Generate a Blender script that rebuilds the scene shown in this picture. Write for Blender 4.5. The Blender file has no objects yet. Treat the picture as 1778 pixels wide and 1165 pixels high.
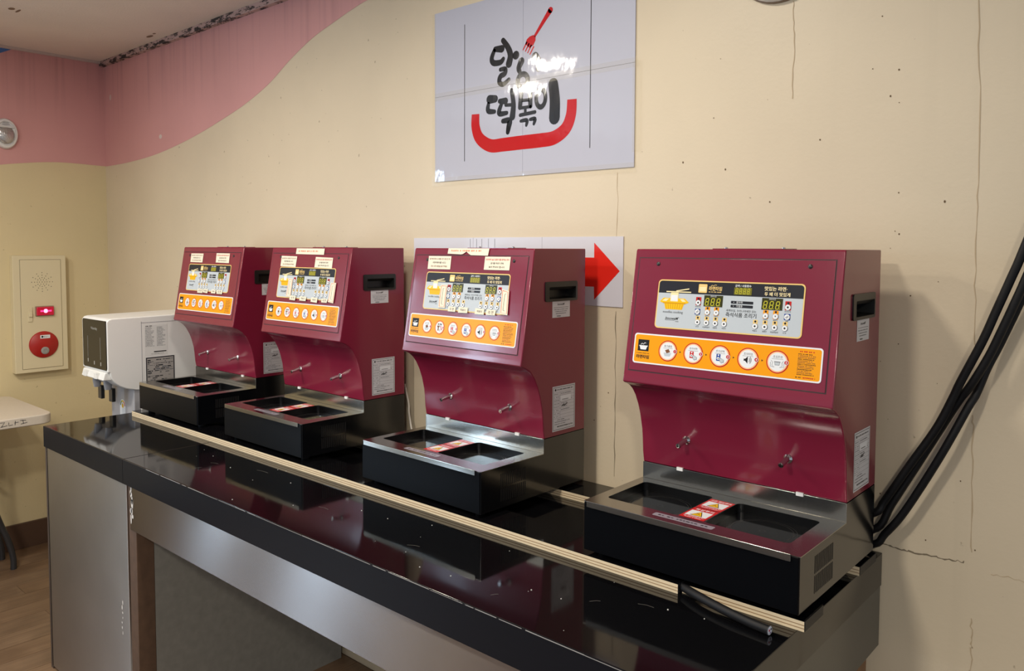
import bpy, bmesh, math, random
from mathutils import Vector, Matrix
random.seed(7)
scene = bpy.context.scene
COL = scene.collection

# ---------------------------------------------------------------- camera
cam_d = bpy.data.cameras.new('camera'); cam = bpy.data.objects.new('camera', cam_d); COL.objects.link(cam)
YAW, PITCH, ROLL = 0.72431, -0.05351, 0.00297
cam_d.sensor_fit = 'HORIZONTAL'; cam_d.sensor_width = 36.0
cam_d.lens = 36.0 * 1374.86 / 1778.0
cam_d.shift_x = 0.0002; cam_d.shift_y = -0.04451
cam_d.clip_start = 0.05; cam_d.clip_end = 60
fw = Vector((-math.sin(YAW)*math.cos(PITCH), math.cos(YAW)*math.cos(PITCH), math.sin(PITCH)))
rt = Vector((math.cos(YAW), math.sin(YAW), 0)); up = rt.cross(fw)
rt, up = math.cos(ROLL)*rt + math.sin(ROLL)*up, -math.sin(ROLL)*rt + math.cos(ROLL)*up
cam.matrix_world = Matrix(((rt.x, up.x, -fw.x, 1.0664), (rt.y, up.y, -fw.y, -1.7360), (rt.z, up.z, -fw.z, 1.5152), (0, 0, 0, 1)))
scene.camera = cam

# ---------------------------------------------------------------- world, light, exposure
world = bpy.data.worlds.new('world'); scene.world = world; world.use_nodes = True
wb = world.node_tree.nodes['Background']
wb.inputs[0].default_value = (0.80, 0.88, 1.0, 1); wb.inputs[1].default_value = 0.50
scene.view_settings.view_transform = 'Standard'; scene.view_settings.look = 'None'
scene.view_settings.exposure = -0.05; scene.view_settings.gamma = 1.0
scene.view_settings.use_curve_mapping = False

def area(name, loc, direction, sx, sy, power, color):
    l = bpy.data.lights.new(name, 'AREA'); l.shape = 'RECTANGLE' if sy else 'DISK'; l.size = sx; l.size_y = sy or sx
    l.energy = power; l.color = color
    o = bpy.data.objects.new(name, l); COL.objects.link(o)
    o.location = loc; o.rotation_euler = Vector(direction).to_track_quat('-Z', 'Y').to_euler()
    return o
WARM = (1.0, 0.92, 0.80)
CEIL = 2.483
LAMPS = [(-1.50, -1.47, 0.19, 25), (-1.98, -1.84, 0.15, 16), (-0.10, -0.90, 0.19, 13), (0.2, -2.6, 0.24, 44), (2.1, -3.0, 0.24, 56)]   # round downlights: x, y, diameter, power; last one added for ambient fill
for lx, ly, lw, pw in LAMPS:
    area('ceiling_lamp_light', (lx, ly, CEIL-0.032), (0, 0, -1), lw, None, pw, WARM)
WINDOWS = [(-2.46, -2.32, 0.40, 2.10), (-3.42, -3.06, 0.40, 2.10)]
for y0, y1, z0, z1 in WINDOWS:
    area('window_daylight', (-3.335, (y0+y1)/2, (z0+z1)/2), (1, 0, 0), y1-y0-0.02, z1-z0-0.06, 56*(y1-y0)/0.5, (0.60, 0.79, 1.0))

# ---------------------------------------------------------------- materials
def lin(c):
    return tuple(((v/255)/12.92 if v/255 <= 0.04045 else ((v/255+0.055)/1.055)**2.4) for v in c)
MATS = {}
def mat(name, rgb, rough=0.5, metal=0.0, spec=0.5, coat=0.0, emit=None, alpha=None, var=0.0, vscale=30.0, bump=0.0, bscale=(60, 60, 60), rvar=0.0):
    if name in MATS: return MATS[name]
    m = bpy.data.materials.new(name); m.use_nodes = True; nt = m.node_tree; N = nt.nodes; L = nt.links
    b = N['Principled BSDF']; c = (*lin(rgb), 1)
    b.inputs['Base Color'].default_value = c; b.inputs['Roughness'].default_value = rough
    b.inputs['Metallic'].default_value = metal; b.inputs['Specular IOR Level'].default_value = spec
    if coat: b.inputs['Coat Weight'].default_value = coat; b.inputs['Coat Roughness'].default_value = 0.06
    if emit: b.inputs['Emission Color'].default_value = (*lin(emit[0]), 1); b.inputs['Emission Strength'].default_value = emit[1]
    if alpha is not None: b.inputs['Alpha'].default_value = alpha
    if var or bump or rvar:
        tc = N.new('ShaderNodeTexCoord')
    if var:
        n = N.new('ShaderNodeTexNoise'); n.inputs['Scale'].default_value = vscale; n.inputs['Detail'].default_value = 5
        L.new(tc.outputs['Object'], n.inputs['Vector'])
        mx = N.new('ShaderNodeMix'); mx.data_type = 'RGBA'
        mx.inputs['A'].default_value = (*[max(0, v*(1-var)) for v in c[:3]], 1); mx.inputs['B'].default_value = (*[min(1, v*(1+var)) for v in c[:3]], 1)
        L.new(n.outputs['Fac'], mx.inputs['Factor']); L.new(mx.outputs['Result'], b.inputs['Base Color'])
    if bump:
        mp = N.new('ShaderNodeMapping'); mp.inputs['Scale'].default_value = bscale
        n2 = N.new('ShaderNodeTexNoise'); n2.inputs['Scale'].default_value = 1; n2.inputs['Detail'].default_value = 3
        L.new(tc.outputs['Object'], mp.inputs['Vector']); L.new(mp.outputs[0], n2.inputs['Vector'])
        bp = N.new('ShaderNodeBump'); bp.inputs['Strength'].default_value = bump; bp.inputs['Distance'].default_value = 0.002
        L.new(n2.outputs['Fac'], bp.inputs['Height']); L.new(bp.outputs[0], b.inputs['Normal'])
    if rvar:
        n3 = N.new('ShaderNodeTexNoise'); n3.inputs['Scale'].default_value = 9; n3.inputs['Detail'].default_value = 6
        L.new(tc.outputs['Object'], n3.inputs['Vector'])
        mr = N.new('ShaderNodeMapRange'); mr.inputs['From Min'].default_value = 0.35; mr.inputs['From Max'].default_value = 0.75
        mr.inputs['To Min'].default_value = rough; mr.inputs['To Max'].default_value = rough+rvar
        L.new(n3.outputs['Fac'], mr.inputs['Value']); L.new(mr.outputs[0], b.inputs['Roughness'])
    MATS[name] = m; return m

RED = mat('maroon_paint', (120, 28, 52), 0.2, spec=0.5, coat=0.25, bump=0.05, bscale=(90, 90, 90))
REDSEAM = mat('maroon_seam', (45, 8, 18), 0.6)
BLACKG = mat('black_gloss_housing', (9, 10, 13), 0.14, spec=1.0)
FRONTB = mat('black_front_panel', (9, 10, 13), 0.3, spec=0.07)
BLACKM = mat('black_matte', (10, 10, 11), 0.7)
BLACKP = mat('black_plastic', (24, 24, 23), 0.35)
WELLB = mat('well_black', (6, 6, 7), 0.3)
GLASS = mat('ceramic_glass', (7, 7, 8), 0.08, spec=0.6)
STEEL = mat('cooktop_steel', (176, 174, 168), 0.17, metal=1.0)
CHROME = mat('nozzle_chrome', (205, 205, 205), 0.12, metal=1.0)
APRON = mat('apron_steel', (160, 155, 153), 0.26, metal=1.0, var=0.10, vscale=7)
def brushed(m, axis, aniso):
    nt = m.node_tree; t = nt.nodes.new('ShaderNodeTangent'); t.direction_type = 'RADIAL'; t.axis = axis
    b = nt.nodes['Principled BSDF']; b.inputs['Anisotropic'].default_value = aniso; nt.links.new(t.outputs[0], b.inputs['Tangent'])
brushed(APRON, 'X', 1.0); brushed(STEEL, 'X', 0.7)
DOORST = mat('cabinet_steel', (182, 178, 174), 0.42, metal=1.0, bump=0.05, bscale=(260, 260, 4), var=0.15, vscale=5); brushed(DOORST, 'X', 0.85)
PLASTW = mat('white_plastic', (226, 226, 224), 0.28, spec=0.45)
PLASTG = mat('grey_plastic', (160, 160, 165), 0.35)
PAPER = mat('cream_paper', (232, 222, 200), 0.6)
PWHITE = mat('print_white', (225, 228, 232), 0.4, spec=0.25)
PGREY = mat('print_grey_panel', (186, 194, 201), 0.35, spec=0.25)
PNAVY = mat('print_navy', (32, 34, 42), 0.35, spec=0.25)
PGOLD = mat('print_gold', (230, 196, 122), 0.35, spec=0.25)
PCREAM = mat('print_cream', (240, 222, 172), 0.4, spec=0.25)
PORANGE = mat('print_orange', (236, 154, 8), 0.3, spec=0.25)
PPEACH = mat('print_peach', (242, 190, 140), 0.3, spec=0.25)
PRED = mat('print_red', (190, 28, 26), 0.35, spec=0.25)
PBLUE = mat('print_blue', (30, 66, 150), 0.35, spec=0.25)
PBLACK = mat('print_black', (20, 20, 22), 0.4, spec=0.25)
PGREYT = mat('print_grey_text', (95, 98, 104), 0.4, spec=0.25)
PYEL = mat('print_yellow', (238, 186, 16), 0.35, spec=0.25)
PYELD = mat('print_yellow_dark', (202, 142, 6), 0.35, spec=0.25)
PBROWN = mat('print_brown', (120, 78, 48), 0.4, spec=0.25)
LCD = mat('display_olive', (52, 52, 14), 0.2)
LCD2 = mat('display_olive_pale', (112, 108, 36), 0.2)
SEG = mat('display_segment', (196, 190, 50), 0.25)
WARNRED = mat('sticker_red', (196, 30, 28), 0.3, spec=0.25)
SILVERLAB = mat('silver_label', (160, 156, 168), 0.35, metal=0.3)
CERT = mat('certificate_white', (205, 205, 210), 0.4)

# ---------------------------------------------------------------- mesh helpers
class MB:
    def __init__(s): s.v = []; s.f = []; s.m = []; s.mats = []
    def mi(s, m):
        if m is None: return 0
        if m not in s.mats: s.mats.append(m)
        return s.mats.index(m)
    def add(s, vs, fs, m=None):
        o = len(s.v); s.v += [tuple(p) for p in vs]; k = s.mi(m)
        for f in fs: s.f.append([i+o for i in f]); s.m.append(k)
        return s
    def box(s, x0, x1, y0, y1, z0, z1, m=None):
        vs = [(x, y, z) for z in (z0, z1) for y in (y0, y1) for x in (x0, x1)]
        return s.add(vs, [(0, 2, 3, 1), (4, 5, 7, 6), (0, 1, 5, 4), (2, 6, 7, 3), (0, 4, 6, 2), (1, 3, 7, 5)], m)
    def tube(s, pts, r, seg=10, m=None, caps=True):
        pts = [Vector(p) for p in pts]; n = len(pts); rs = r if isinstance(r, (list, tuple)) else [r]*n
        vs = []; ref = None
        for i, p in enumerate(pts):
            t = (pts[min(i+1, n-1)]-pts[max(i-1, 0)]).normalized()
            if ref is None:
                ref = Vector((0, 0, 1)) if abs(t.z) < 0.9 else Vector((1, 0, 0))
            a = (ref - t*ref.dot(t)).normalized(); ref = a; b = t.cross(a)
            for k in range(seg):
                q = 2*math.pi*k/seg; vs.append(p + (a*math.cos(q)+b*math.sin(q))*rs[i])
        fs = [(i*seg+k, i*seg+(k+1) % seg, (i+1)*seg+(k+1) % seg, (i+1)*seg+k) for i in range(n-1) for k in range(seg)]
        if caps: fs += [tuple(reversed(range(seg))), tuple(range((n-1)*seg, n*seg))]
        return s.add(vs, fs, m)
    def lathe(s, org, axis, prof, seg=24, m=None):
        axis = Vector(axis).normalized(); a = axis.orthogonal().normalized(); b = axis.cross(a); org = Vector(org); vs = []
        for (r, h) in prof:
            for k in range(seg):
                q = 2*math.pi*k/seg; vs.append(org+axis*h+(a*math.cos(q)+b*math.sin(q))*max(r, 1e-5))
        fs = [(i*seg+k, i*seg+(k+1) % seg, (i+1)*seg+(k+1) % seg, (i+1)*seg+k) for i in range(len(prof)-1) for k in range(seg)]
        return s.add(vs, fs, m)
    def prism(s, pts, fn, d0, d1, m=None):
        n = len(pts); vs = [fn(p, d0) for p in pts]+[fn(p, d1) for p in pts]
        fs = [tuple(range(n)), tuple(reversed(range(n, 2*n)))]+[(i, i+n, (i+1) % n+n, (i+1) % n) for i in range(n)]
        return s.add(vs, fs, m)
    def mesh(s, name, default=None):
        me = bpy.data.meshes.new(name); me.from_pydata(s.v, [], s.f)
        for m in (s.mats or ([default] if default else [])): me.materials.append(m)
        for p, k in zip(me.polygons, s.m): p.material_index = k
        me.update(); return me

def fix_normals(me):
    bm = bmesh.new(); bm.from_mesh(me); bmesh.ops.recalc_face_normals(bm, faces=bm.faces); bm.to_mesh(me); bm.free()

def link(name, data, parent=None, loc=None, rot=None):
    o = bpy.data.objects.new(name, data); COL.objects.link(o)
    if parent is not None: o.parent = parent
    if loc is not None: o.location = loc
    if rot is not None: o.rotation_euler = rot
    return o
CACHE = {}
def obj(name, mb, m=None, parent=None, bevel=0, seg=2, smooth=None, key=None, loc=None, rot=None, kind=None, normals=True):
    """mb: an MB or a function returning one; key shares mesh data between alike pieces."""
    if key and key in CACHE: me = CACHE[key]
    else:
        if callable(mb) and not isinstance(mb, MB): mb = mb()
        me = mb.mesh(name, m)
        if normals: fix_normals(me)
        if smooth is not None:
            me.polygons.foreach_set('use_smooth', [True]*len(me.polygons)); me.set_sharp_from_angle(angle=math.radians(smooth))
        if key: CACHE[key] = me
    o = link(name, me, parent, loc, rot)
    if bevel:
        if not smooth: 
            me.polygons.foreach_set('use_smooth', [True]*len(me.polygons)); me.set_sharp_from_angle(angle=math.radians(35))
        bv = o.modifiers.new('bevel', 'BEVEL'); bv.width = bevel; bv.segments = seg; bv.limit_method = 'ANGLE'; bv.angle_limit = math.radians(40); bv.harden_normals = True
    if kind: o['kind'] = kind
    return o
def tag(o, label, cat, group=None):
    o['label'] = label; o['category'] = cat
    if group: o['group'] = group
    return o
def thing(name, label, cat, loc=(0, 0, 0), rz=0.0, group=None):
    o = link(name, None, None, loc, (0, 0, rz)); o.empty_display_size = 0.1
    return tag(o, label, cat, group)
def struct(o): o['kind'] = 'structure'; return o

# text -> flat triangles, cached per string
TXT = {}; TMP = None
def text_geo(s, bold=0.0):
    k = (s, bold)
    if k not in TXT:
        global TMP
        if TMP is None:
            TMP = bpy.data.objects.new('tmp_text', bpy.data.curves.new('tmp_text', 'FONT')); COL.objects.link(TMP)
        c = TMP.data; c.body = s; c.size = 1.0; c.resolution_u = 2; c.offset = bold; c.align_x = 'CENTER'
        ev = TMP.evaluated_get(bpy.context.evaluated_depsgraph_get()); me = ev.to_mesh()
        vs = [(v.co.x, v.co.y) for v in me.vertices]; fs = [tuple(p.vertices) for p in me.polygons]; ev.to_mesh_clear()
        xs = [v[0] for v in vs] or [0]; ys = [v[1] for v in vs] or [0]
        TXT[k] = ([(x-(min(xs)+max(xs))/2, y-(min(ys)+max(ys))/2) for x, y in vs], fs, max(xs)-min(xs), max(ys)-min(ys))
    return TXT[k]

class Decal(MB):
    """flat print in a plane: 2-D units are mm along ex (right) and ey (down); layers are stacked 0.1 mm apart along n."""
    def __init__(s, O, ex, ey, n, step=0.00012, unit=0.001):
        super().__init__(); s.O = Vector(O); s.ex = Vector(ex).normalized(); s.ey = Vector(ey).normalized(); s.n = Vector(n).normalized(); s.step = step; s.u = unit
    def add(s, vs, fs, m=None):
        vs = [Vector(v) for v in vs]; out = []
        for f in fs:
            nn = Vector((0, 0, 0)); k = len(f)
            for i in range(k): nn += (vs[f[i]]-s.O).cross(vs[f[(i+1) % k]]-s.O)
            out.append(tuple(f) if nn.dot(s.n) >= 0 else tuple(reversed(f)))
        return super().add(vs, out, m)
    def P(s, p, l): return s.O+s.ex*(p[0]*s.u)+s.ey*(p[1]*s.u)+s.n*(s.step*l)
    def poly(s, pts, m, l=1):
        return s.add([s.P(p, l) for p in pts], [tuple(range(len(pts)))], m)
    def rect(s, x0, y0, x1, y1, m, l=1): return s.poly([(x0, y0), (x1, y0), (x1, y1), (x0, y1)], m, l)
    @staticmethod
    def rr(x0, y0, x1, y1, r, k=5):
        out = []
        for cx, cy, a0 in ((x1-r, y0+r, -90), (x1-r, y1-r, 0), (x0+r, y1-r, 90), (x0+r, y0+r, 180)):
            for i in range(k+1):
                a = math.radians(a0+90*i/k); out.append((cx+r*math.cos(a), cy+r*math.sin(a)))
        return out
    def rrect(s, x0, y0, x1, y1, r, m, l=1): return s.poly(s.rr(x0, y0, x1, y1, r), m, l)
    def disc(s, cx, cy, r, m, l=1, k=24, ry=None):
        ry = ry or r
        return s.poly([(cx+r*math.cos(2*math.pi*i/k), cy+ry*math.sin(2*math.pi*i/k)) for i in range(k)], m, l)
    def ring(s, cx, cy, r0, r1, m, l=1, k=28):
        vs = [s.P((cx+r*math.cos(2*math.pi*i/k), cy+r*math.sin(2*math.pi*i/k)), l) for r in (r0, r1) for i in range(k)]
        return s.add(vs, [(i, (i+1) % k, (i+1) % k+k, i+k) for i in range(k)], m)
    def line(s, pts, w, m, l=1, cap=False):
        ws = w if isinstance(w, (list, tuple)) else [w]*len(pts)
        q = [Vector(p) for p in pts]; L_ = []; R_ = []
        for i, p in enumerate(q):
            t = (q[min(i+1, len(q)-1)]-q[max(i-1, 0)]).normalized(); nn = Vector((-t.y, t.x))*ws[i]/2
            L_.append(p+nn); R_.append(p-nn)
        n = len(q)
        s.add([s.P(p, l) for p in L_+R_], [(i, i+1, i+1+n, i+n) for i in range(n-1)], m)
        if cap:
            for i in (0, -1): s.disc(q[i].x, q[i].y, ws[i]/2, m, l+.4+.3*i, 14)
        return s
    def text(s, t, cx, cy, h=None, w=None, m=None, l=1, bold=0.0, slant=0.0):
        vs, fs, tw, th = text_geo(t, bold)
        if w and h: kx, ky = w/tw, h/th
        elif w: kx = ky = w/tw
        else: kx = ky = h/th
        return s.add([s.P((cx+x*kx+slant*y*ky, cy-y*ky), l) for x, y in vs], fs, m)
    def dashes(s, x0, x1, y, h, m, l=1, seed=0, gap=0.35, full=True):
        """a line of print too small to read: uneven short marks"""
        r = random.Random(seed); x = x0
        while x < x1:
            w = h*r.uniform(0.7, 1.5)
            s.rect(x, y-h/2*r.uniform(.7, 1), min(x+w, x1), y+h/2*r.uniform(.7, 1), m, l)
            x += w+h*gap*(1 if r.random() < .75 else 3)
        return s

def smoothpath(pts, n=6):
    pts = [Vector(p) for p in pts]; out = []
    for i in range(len(pts)-1):
        p0 = pts[max(i-1, 0)]; p1 = pts[i]; p2 = pts[i+1]; p3 = pts[min(i+2, len(pts)-1)]
        for k in range(n):
            t = k/n; out.append(0.5*((2*p1)+(p2-p0)*t+(2*p0-5*p1+4*p2-p3)*t*t+(3*p1-p0-3*p2+p3)*t**3))
    return out+[pts[-1]]


# ================================================================ the setting
XL, XR, YF = -3.358, 3.2, -5.2
def nodes_of(name, rough=0.6):
    m = bpy.data.materials.new(name); m.use_nodes = True; nt = m.node_tree
    b = nt.nodes['Principled BSDF']; b.inputs['Roughness'].default_value = rough
    tc = nt.nodes.new('ShaderNodeTexCoord'); return m, nt, b, tc
def n_noise(nt, vec, scale, detail=4, mapping=None, rough=0.5):
    n = nt.nodes.new('ShaderNodeTexNoise'); n.inputs['Scale'].default_value = scale; n.inputs['Detail'].default_value = detail; n.inputs['Roughness'].default_value = rough
    if mapping:
        mp = nt.nodes.new('ShaderNodeMapping'); mp.inputs['Scale'].default_value = mapping; nt.links.new(vec, mp.inputs[0]); vec = mp.outputs[0]
    nt.links.new(vec, n.inputs['Vector']); return n.outputs['Fac']
def n_range(nt, v, a, b, c=0.0, d=1.0):
    n = nt.nodes.new('ShaderNodeMapRange'); n.inputs['From Min'].default_value = a; n.inputs['From Max'].default_value = b; n.inputs['To Min'].default_value = c; n.inputs['To Max'].default_value = d
    nt.links.new(v, n.inputs['Value']); return n.outputs[0]
def n_mix(nt, f, A, B):
    n = nt.nodes.new('ShaderNodeMix'); n.data_type = 'RGBA'
    for s_, v in (('A', A), ('B', B)):
        if isinstance(v, tuple): n.inputs[s_].default_value = (*v, 1)
        else: nt.links.new(v, n.inputs[s_])
    if isinstance(f, float): n.inputs['Factor'].default_value = f
    else: nt.links.new(f, n.inputs['Factor'])
    return n.outputs['Result']
def n_math(nt, op, a, b):
    n = nt.nodes.new('ShaderNodeMath'); n.operation = op
    for i, v in enumerate((a, b)):
        if isinstance(v, (int, float)): n.inputs[i].default_value = v
        else: nt.links.new(v, n.inputs[i])
    return n.outputs[0]

def wall_material(name, rgb, streak=0.5):
    m, nt, b, tc = nodes_of(name, 0.48); v = tc.outputs['Object']
    base = lin(rgb); dark = tuple(x*0.90 for x in base)
    cloud = n_range(nt, n_noise(nt, v, 1.6, 5), 0.35, 0.7)
    c = n_mix(nt, cloud, base, dark)
    sx = nt.nodes.new('ShaderNodeSeparateXYZ'); nt.links.new(v, sx.inputs[0])
    st = n_range(nt, n_noise(nt, v, 1.0, 3, (26, 26, 0.5)), 0.55, 0.75, 0, streak)
    st = n_math(nt, 'MULTIPLY', st, n_range(nt, sx.outputs['X'], 0.25, 0.55, 0.12, 0.8))   # water streaks run down the bare right-hand stretch
    c = n_mix(nt, st, c, tuple(x*0.88 for x in base))
    sp = n_range(nt, n_noise(nt, v, 55, 2), 0.74, 0.78, 0, 0.5)
    c = n_mix(nt, sp, c, lin((120, 100, 70)))
    nt.links.new(c, b.inputs['Base Color'])
    bp = nt.nodes.new('ShaderNodeBump'); bp.inputs['Strength'].default_value = 0.12; bp.inputs['Distance'].default_value = 0.003
    nt.links.new(n_noise(nt, v, 90, 3), bp.inputs['Height']); nt.links.new(bp.outputs[0], b.inputs['Normal'])
    return m
CREAM = wall_material('cream_wall_paint', (218, 203, 176))
CREAM2 = wall_material('cream_end_wall_paint', (218, 202, 160), 0.2)
CRACK = mat('crack_brown', (188, 168, 138), 0.8)
CRACKD = mat('crack_dark', (126, 114, 94), 0.8)
SPOT = mat('rust_spot', (96, 74, 48), 0.8)

def pink_material():
    m, nt, b, tc = nodes_of('pink_wall_paint', 0.5); v = tc.outputs['Object']
    base = lin((216, 160, 158))
    c = n_mix(nt, n_range(nt, n_noise(nt, v, 2.0, 5), 0.3, 0.7), base, tuple(x*0.9 for x in base))
    sep = nt.nodes.new('ShaderNodeSeparateXYZ'); nt.links.new(v, sep.inputs[0])
    top = n_range(nt, sep.outputs['Z'], 2.12, 2.47)           # mould streaks run down from the ceiling joint
    st = n_range(nt, n_noise(nt, v, 1.0, 4, (34, 34, 0.7)), 0.52, 0.78)
    c = n_mix(nt, n_math(nt, 'MULTIPLY', n_math(nt, 'MULTIPLY', top, st), 0.3), c, lin((96, 70, 70)))
    nt.links.new(c, b.inputs['Base Color'])
    return m
PINK = pink_material()
def trim_material():
    m, nt, b, tc = nodes_of('mouldy_ceiling_trim', 0.7); v = tc.outputs['Object']
    n = n_range(nt, n_noise(nt, v, 1.0, 6, (20, 30, 75), 0.7), 0.47, 0.54)
    nt.links.new(n_mix(nt, n, lin((186, 158, 152)), lin((40, 34, 34))), b.inputs['Base Color']); return m

# back wall: the boarded stretch right of x=-0.9 stands 6 mm proud of the plastered stretch
w = struct(obj('wall_back', MB().add([(XL, .006, 0), (-.9, .006, 0), (-.9, .006, CEIL), (XL, .006, CEIL), (-.9, 0, 0), (XR, 0, 0), (XR, 0, CEIL), (-.9, 0, CEIL)],
    [(0, 1, 2, 3), (4, 5, 6, 7), (1, 4, 7, 2)]), CREAM, normals=False))
wallb = w
# pink paint on the back wall, with its wavy lower edge
wave = [(-3.357, 1.938), (-3.08, 1.941), (-2.801, 1.955), (-2.561, 1.982), (-2.34, 2.017), (-2.131, 2.059), (-1.942, 2.103), (-1.763, 2.161), (-1.619, 2.229), (-1.466, 2.288), (-1.323, 2.324), (-1.222, 2.347), (-1.142, 2.361), (-1.0, 2.374), (-.905, 2.378)]
wv = smoothpath([(x, 0, z) for x, z in wave], 4)
mb = MB()
for a, b_ in zip(wv[:-1], wv[1:]):
    mb.add([(a.x, .0052, a.z), (b_.x, .0052, b_.z), (b_.x, .0052, CEIL), (a.x, .0052, CEIL)], [(0, 1, 2, 3)])
obj('pink_paint_band', mb, PINK, wallb, normals=False)
def wall_line(name, pts, w0, m, parent, jitter=0.002, seed=1):
    r = random.Random(seed); P = smoothpath([(x, 0, z) for x, z in pts], 8); d = Decal((0, -.0006, 0), (1, 0, 0), (0, 0, 1), (0, -1, 0), unit=1.0)
    q = [(p.x+r.uniform(-jitter, jitter), p.z+r.uniform(-jitter, jitter)) for p in P]
    d.line(q, [w0*r.uniform(.35, 1.3) for _ in q], m); return obj(name, d, m, parent, normals=False)
for i, (pts, w0, m) in enumerate([([(.715, 1.988), (.723, 1.716), (.723, 1.529), (.727, 1.328)], .0016, CRACK), ([(.729, 1.194), (.73, 1.103), (.733, .921)], .0024, CRACK), ([(.737, .79), (.74, .74), (.74, .686), (.742, .3)], .0024, CRACK),
        ([(.568, .898), (.601, .895), (.645, .895), (.687, .897), (.722, .9)], .003, CRACKD), ([(.355, 2.06), (.358, 1.985), (.357, 1.847)], .002, CRACK), ([(-.102, 1.71), (-.103, 1.516)], .0014, CRACK), ([(-.103, 1.349), (-.103, 1.105), (-.103, .907)], .0022, CRACKD), ([(.768, .888), (.822, .889), (.9, .87)], .0014, CRACK)]):
    wall_line('wall_crack', pts, w0, m, wallb, seed=i+3)
d = Decal((0, -.0006, 0), (1, 0, 0), (0, 0, 1), (0, -1, 0), unit=1.0)
r_ = random.Random(11)
for x, z in [(.541, 1.99), (.576, 1.877), (.582, 1.629), (.577, 1.551), (.585, 1.545), (.569, 1.516), (.183, 1.959), (.168, 1.823), (.088, 1.724), (.563, 1.003), (.574, 1.162), (.59, 1.32), (.556, 1.281), (.664, 1.247), (.711, 1.059), (.652, .926), (.74, .928), (.525, 1.886), (.667, 1.608), (.561, 1.826), (.578, 1.811), (-.15, 1.09), (-.17, 1.05), (-.125, 1.13), (.2, 1.7), (.3, 1.85), (.42, 1.75), (.31, 1.62), (.66, 1.45), (.61, 1.42)]:
    s_ = r_.uniform(.0007, .0018); d.disc(x, z, s_, SPOT, 1, 7, s_*r_.uniform(.8, 1.6))
obj('rust_spots', d, SPOT, wallb, kind='stuff', normals=False)
d = Decal((0, .0046, 0), (1, 0, 0), (0, 0, 1), (0, -1, 0), unit=1.0)
d.disc(-3.275, 2.291, .012, None, 1, 9, .016); d.disc(-2.712, 2.038, .016, None, 1, 9, .011)
obj('paint_chips', d, mat('bare_plaster', (214, 196, 188), .8), wallb, kind='stuff', normals=False)

wl = struct(obj('wall_left', MB().add([(XL, YF, 0), (XL, .006, 0), (XL, .006, CEIL), (XL, YF, CEIL)], [(0, 1, 2, 3)]), CREAM2, normals=False))
wvl = smoothpath([(0, y, z) for y, z in [(.006, 1.939), (-.174, 1.943), (-.282, 1.938), (-.385, 1.925), (-.485, 1.909), (-.75, 1.86), (-1.1, 1.84), (-1.5, 1.9)]], 5)
mb = MB()
for a, b_ in zip(wvl[:-1], wvl[1:]):
    mb.add([(XL+.0008, b_.y, b_.z), (XL+.0008, a.y, a.z), (XL+.0008, a.y, CEIL), (XL+.0008, b_.y, CEIL)], [(0, 1, 2, 3)])
obj('pink_paint_band', mb, PINK, wl, normals=False)
mb = MB().add([(XL+.0016, -.40, CEIL), (XL+.0016, -.47, 2.446), (XL+.0016, -.7, 2.36), (XL+.0016, -1.1, 2.28), (XL+.0016, -1.5, 2.26), (XL+.0016, -1.5, CEIL)], [(0, 1, 2, 3, 4, 5)])
obj('blue_paint_band', mb, mat('blue_wall_paint', (70, 112, 172), .5), wl)
# windows in the end wall (outside the picture to the left): frames around the daylight
for i, (y0, y1, z0, z1) in enumerate(WINDOWS):
    mb = MB(); t = .035
    mb.box(XL, XL+.04, y0-t, y0, z0-t, z1+t).box(XL, XL+.04, y1, y1+t, z0-t, z1+t).box(XL, XL+.04, y0, y1, z0-t, z0).box(XL, XL+.04, y0, y1, z1, z1+t)
    struct(obj('window_%d' % (i+1), mb, mat('window_frame_white', (205, 205, 200), .4)))

def ceiling_material():
    m, nt, b, tc = nodes_of('ceiling_paint', 0.8); v = tc.outputs['Object']; base = lin((224, 214, 205))
    c = n_mix(nt, n_range(nt, n_noise(nt, v, 3, 6), 0.3, 0.7), base, tuple(x*0.92 for x in base))
    nt.links.new(c, b.inputs['Base Color'])
    bp = nt.nodes.new('ShaderNodeBump'); bp.inputs['Strength'].default_value = 0.2; bp.inputs['Distance'].default_value = 0.004
    nt.links.new(n_noise(nt, v, 120, 3), bp.inputs['Height']); nt.links.new(bp.outputs[0], b.inputs['Normal']); return m
ceil = struct(obj('ceiling', MB().add([(XL, YF, CEIL), (XL, .006, CEIL), (XR, .006, CEIL), (XR, YF, CEIL)], [(0, 1, 2, 3)]), ceiling_material(), normals=False))
d = Decal((0, 0, CEIL-.0008), (1, 0, 0), (0, 1, 0), (0, 0, -1), unit=1.0)
for x, y, a, b_ in [(-2.645, -.628, .02, .012), (-2.66, -.60, .03, .006), (-2.644, -.067, .03, .01), (-2.58, -.075, .012, .006)]: d.disc(x, y, a, None, 1, 9, b_)
obj('ceiling_stains', d, mat('ceiling_stain', (128, 104, 84), .9), ceil, kind='stuff', normals=False)
struct(obj('trim_1', MB().box(XL, -.9, -.016, .006, CEIL-.026, CEIL), trim_material()))
struct(obj('trim_2', MB().box(XL, XL+.018, -4.9, -.016, CEIL-.012, CEIL), mat('ceiling_trim_white', (196, 180, 172), .6)))

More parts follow.
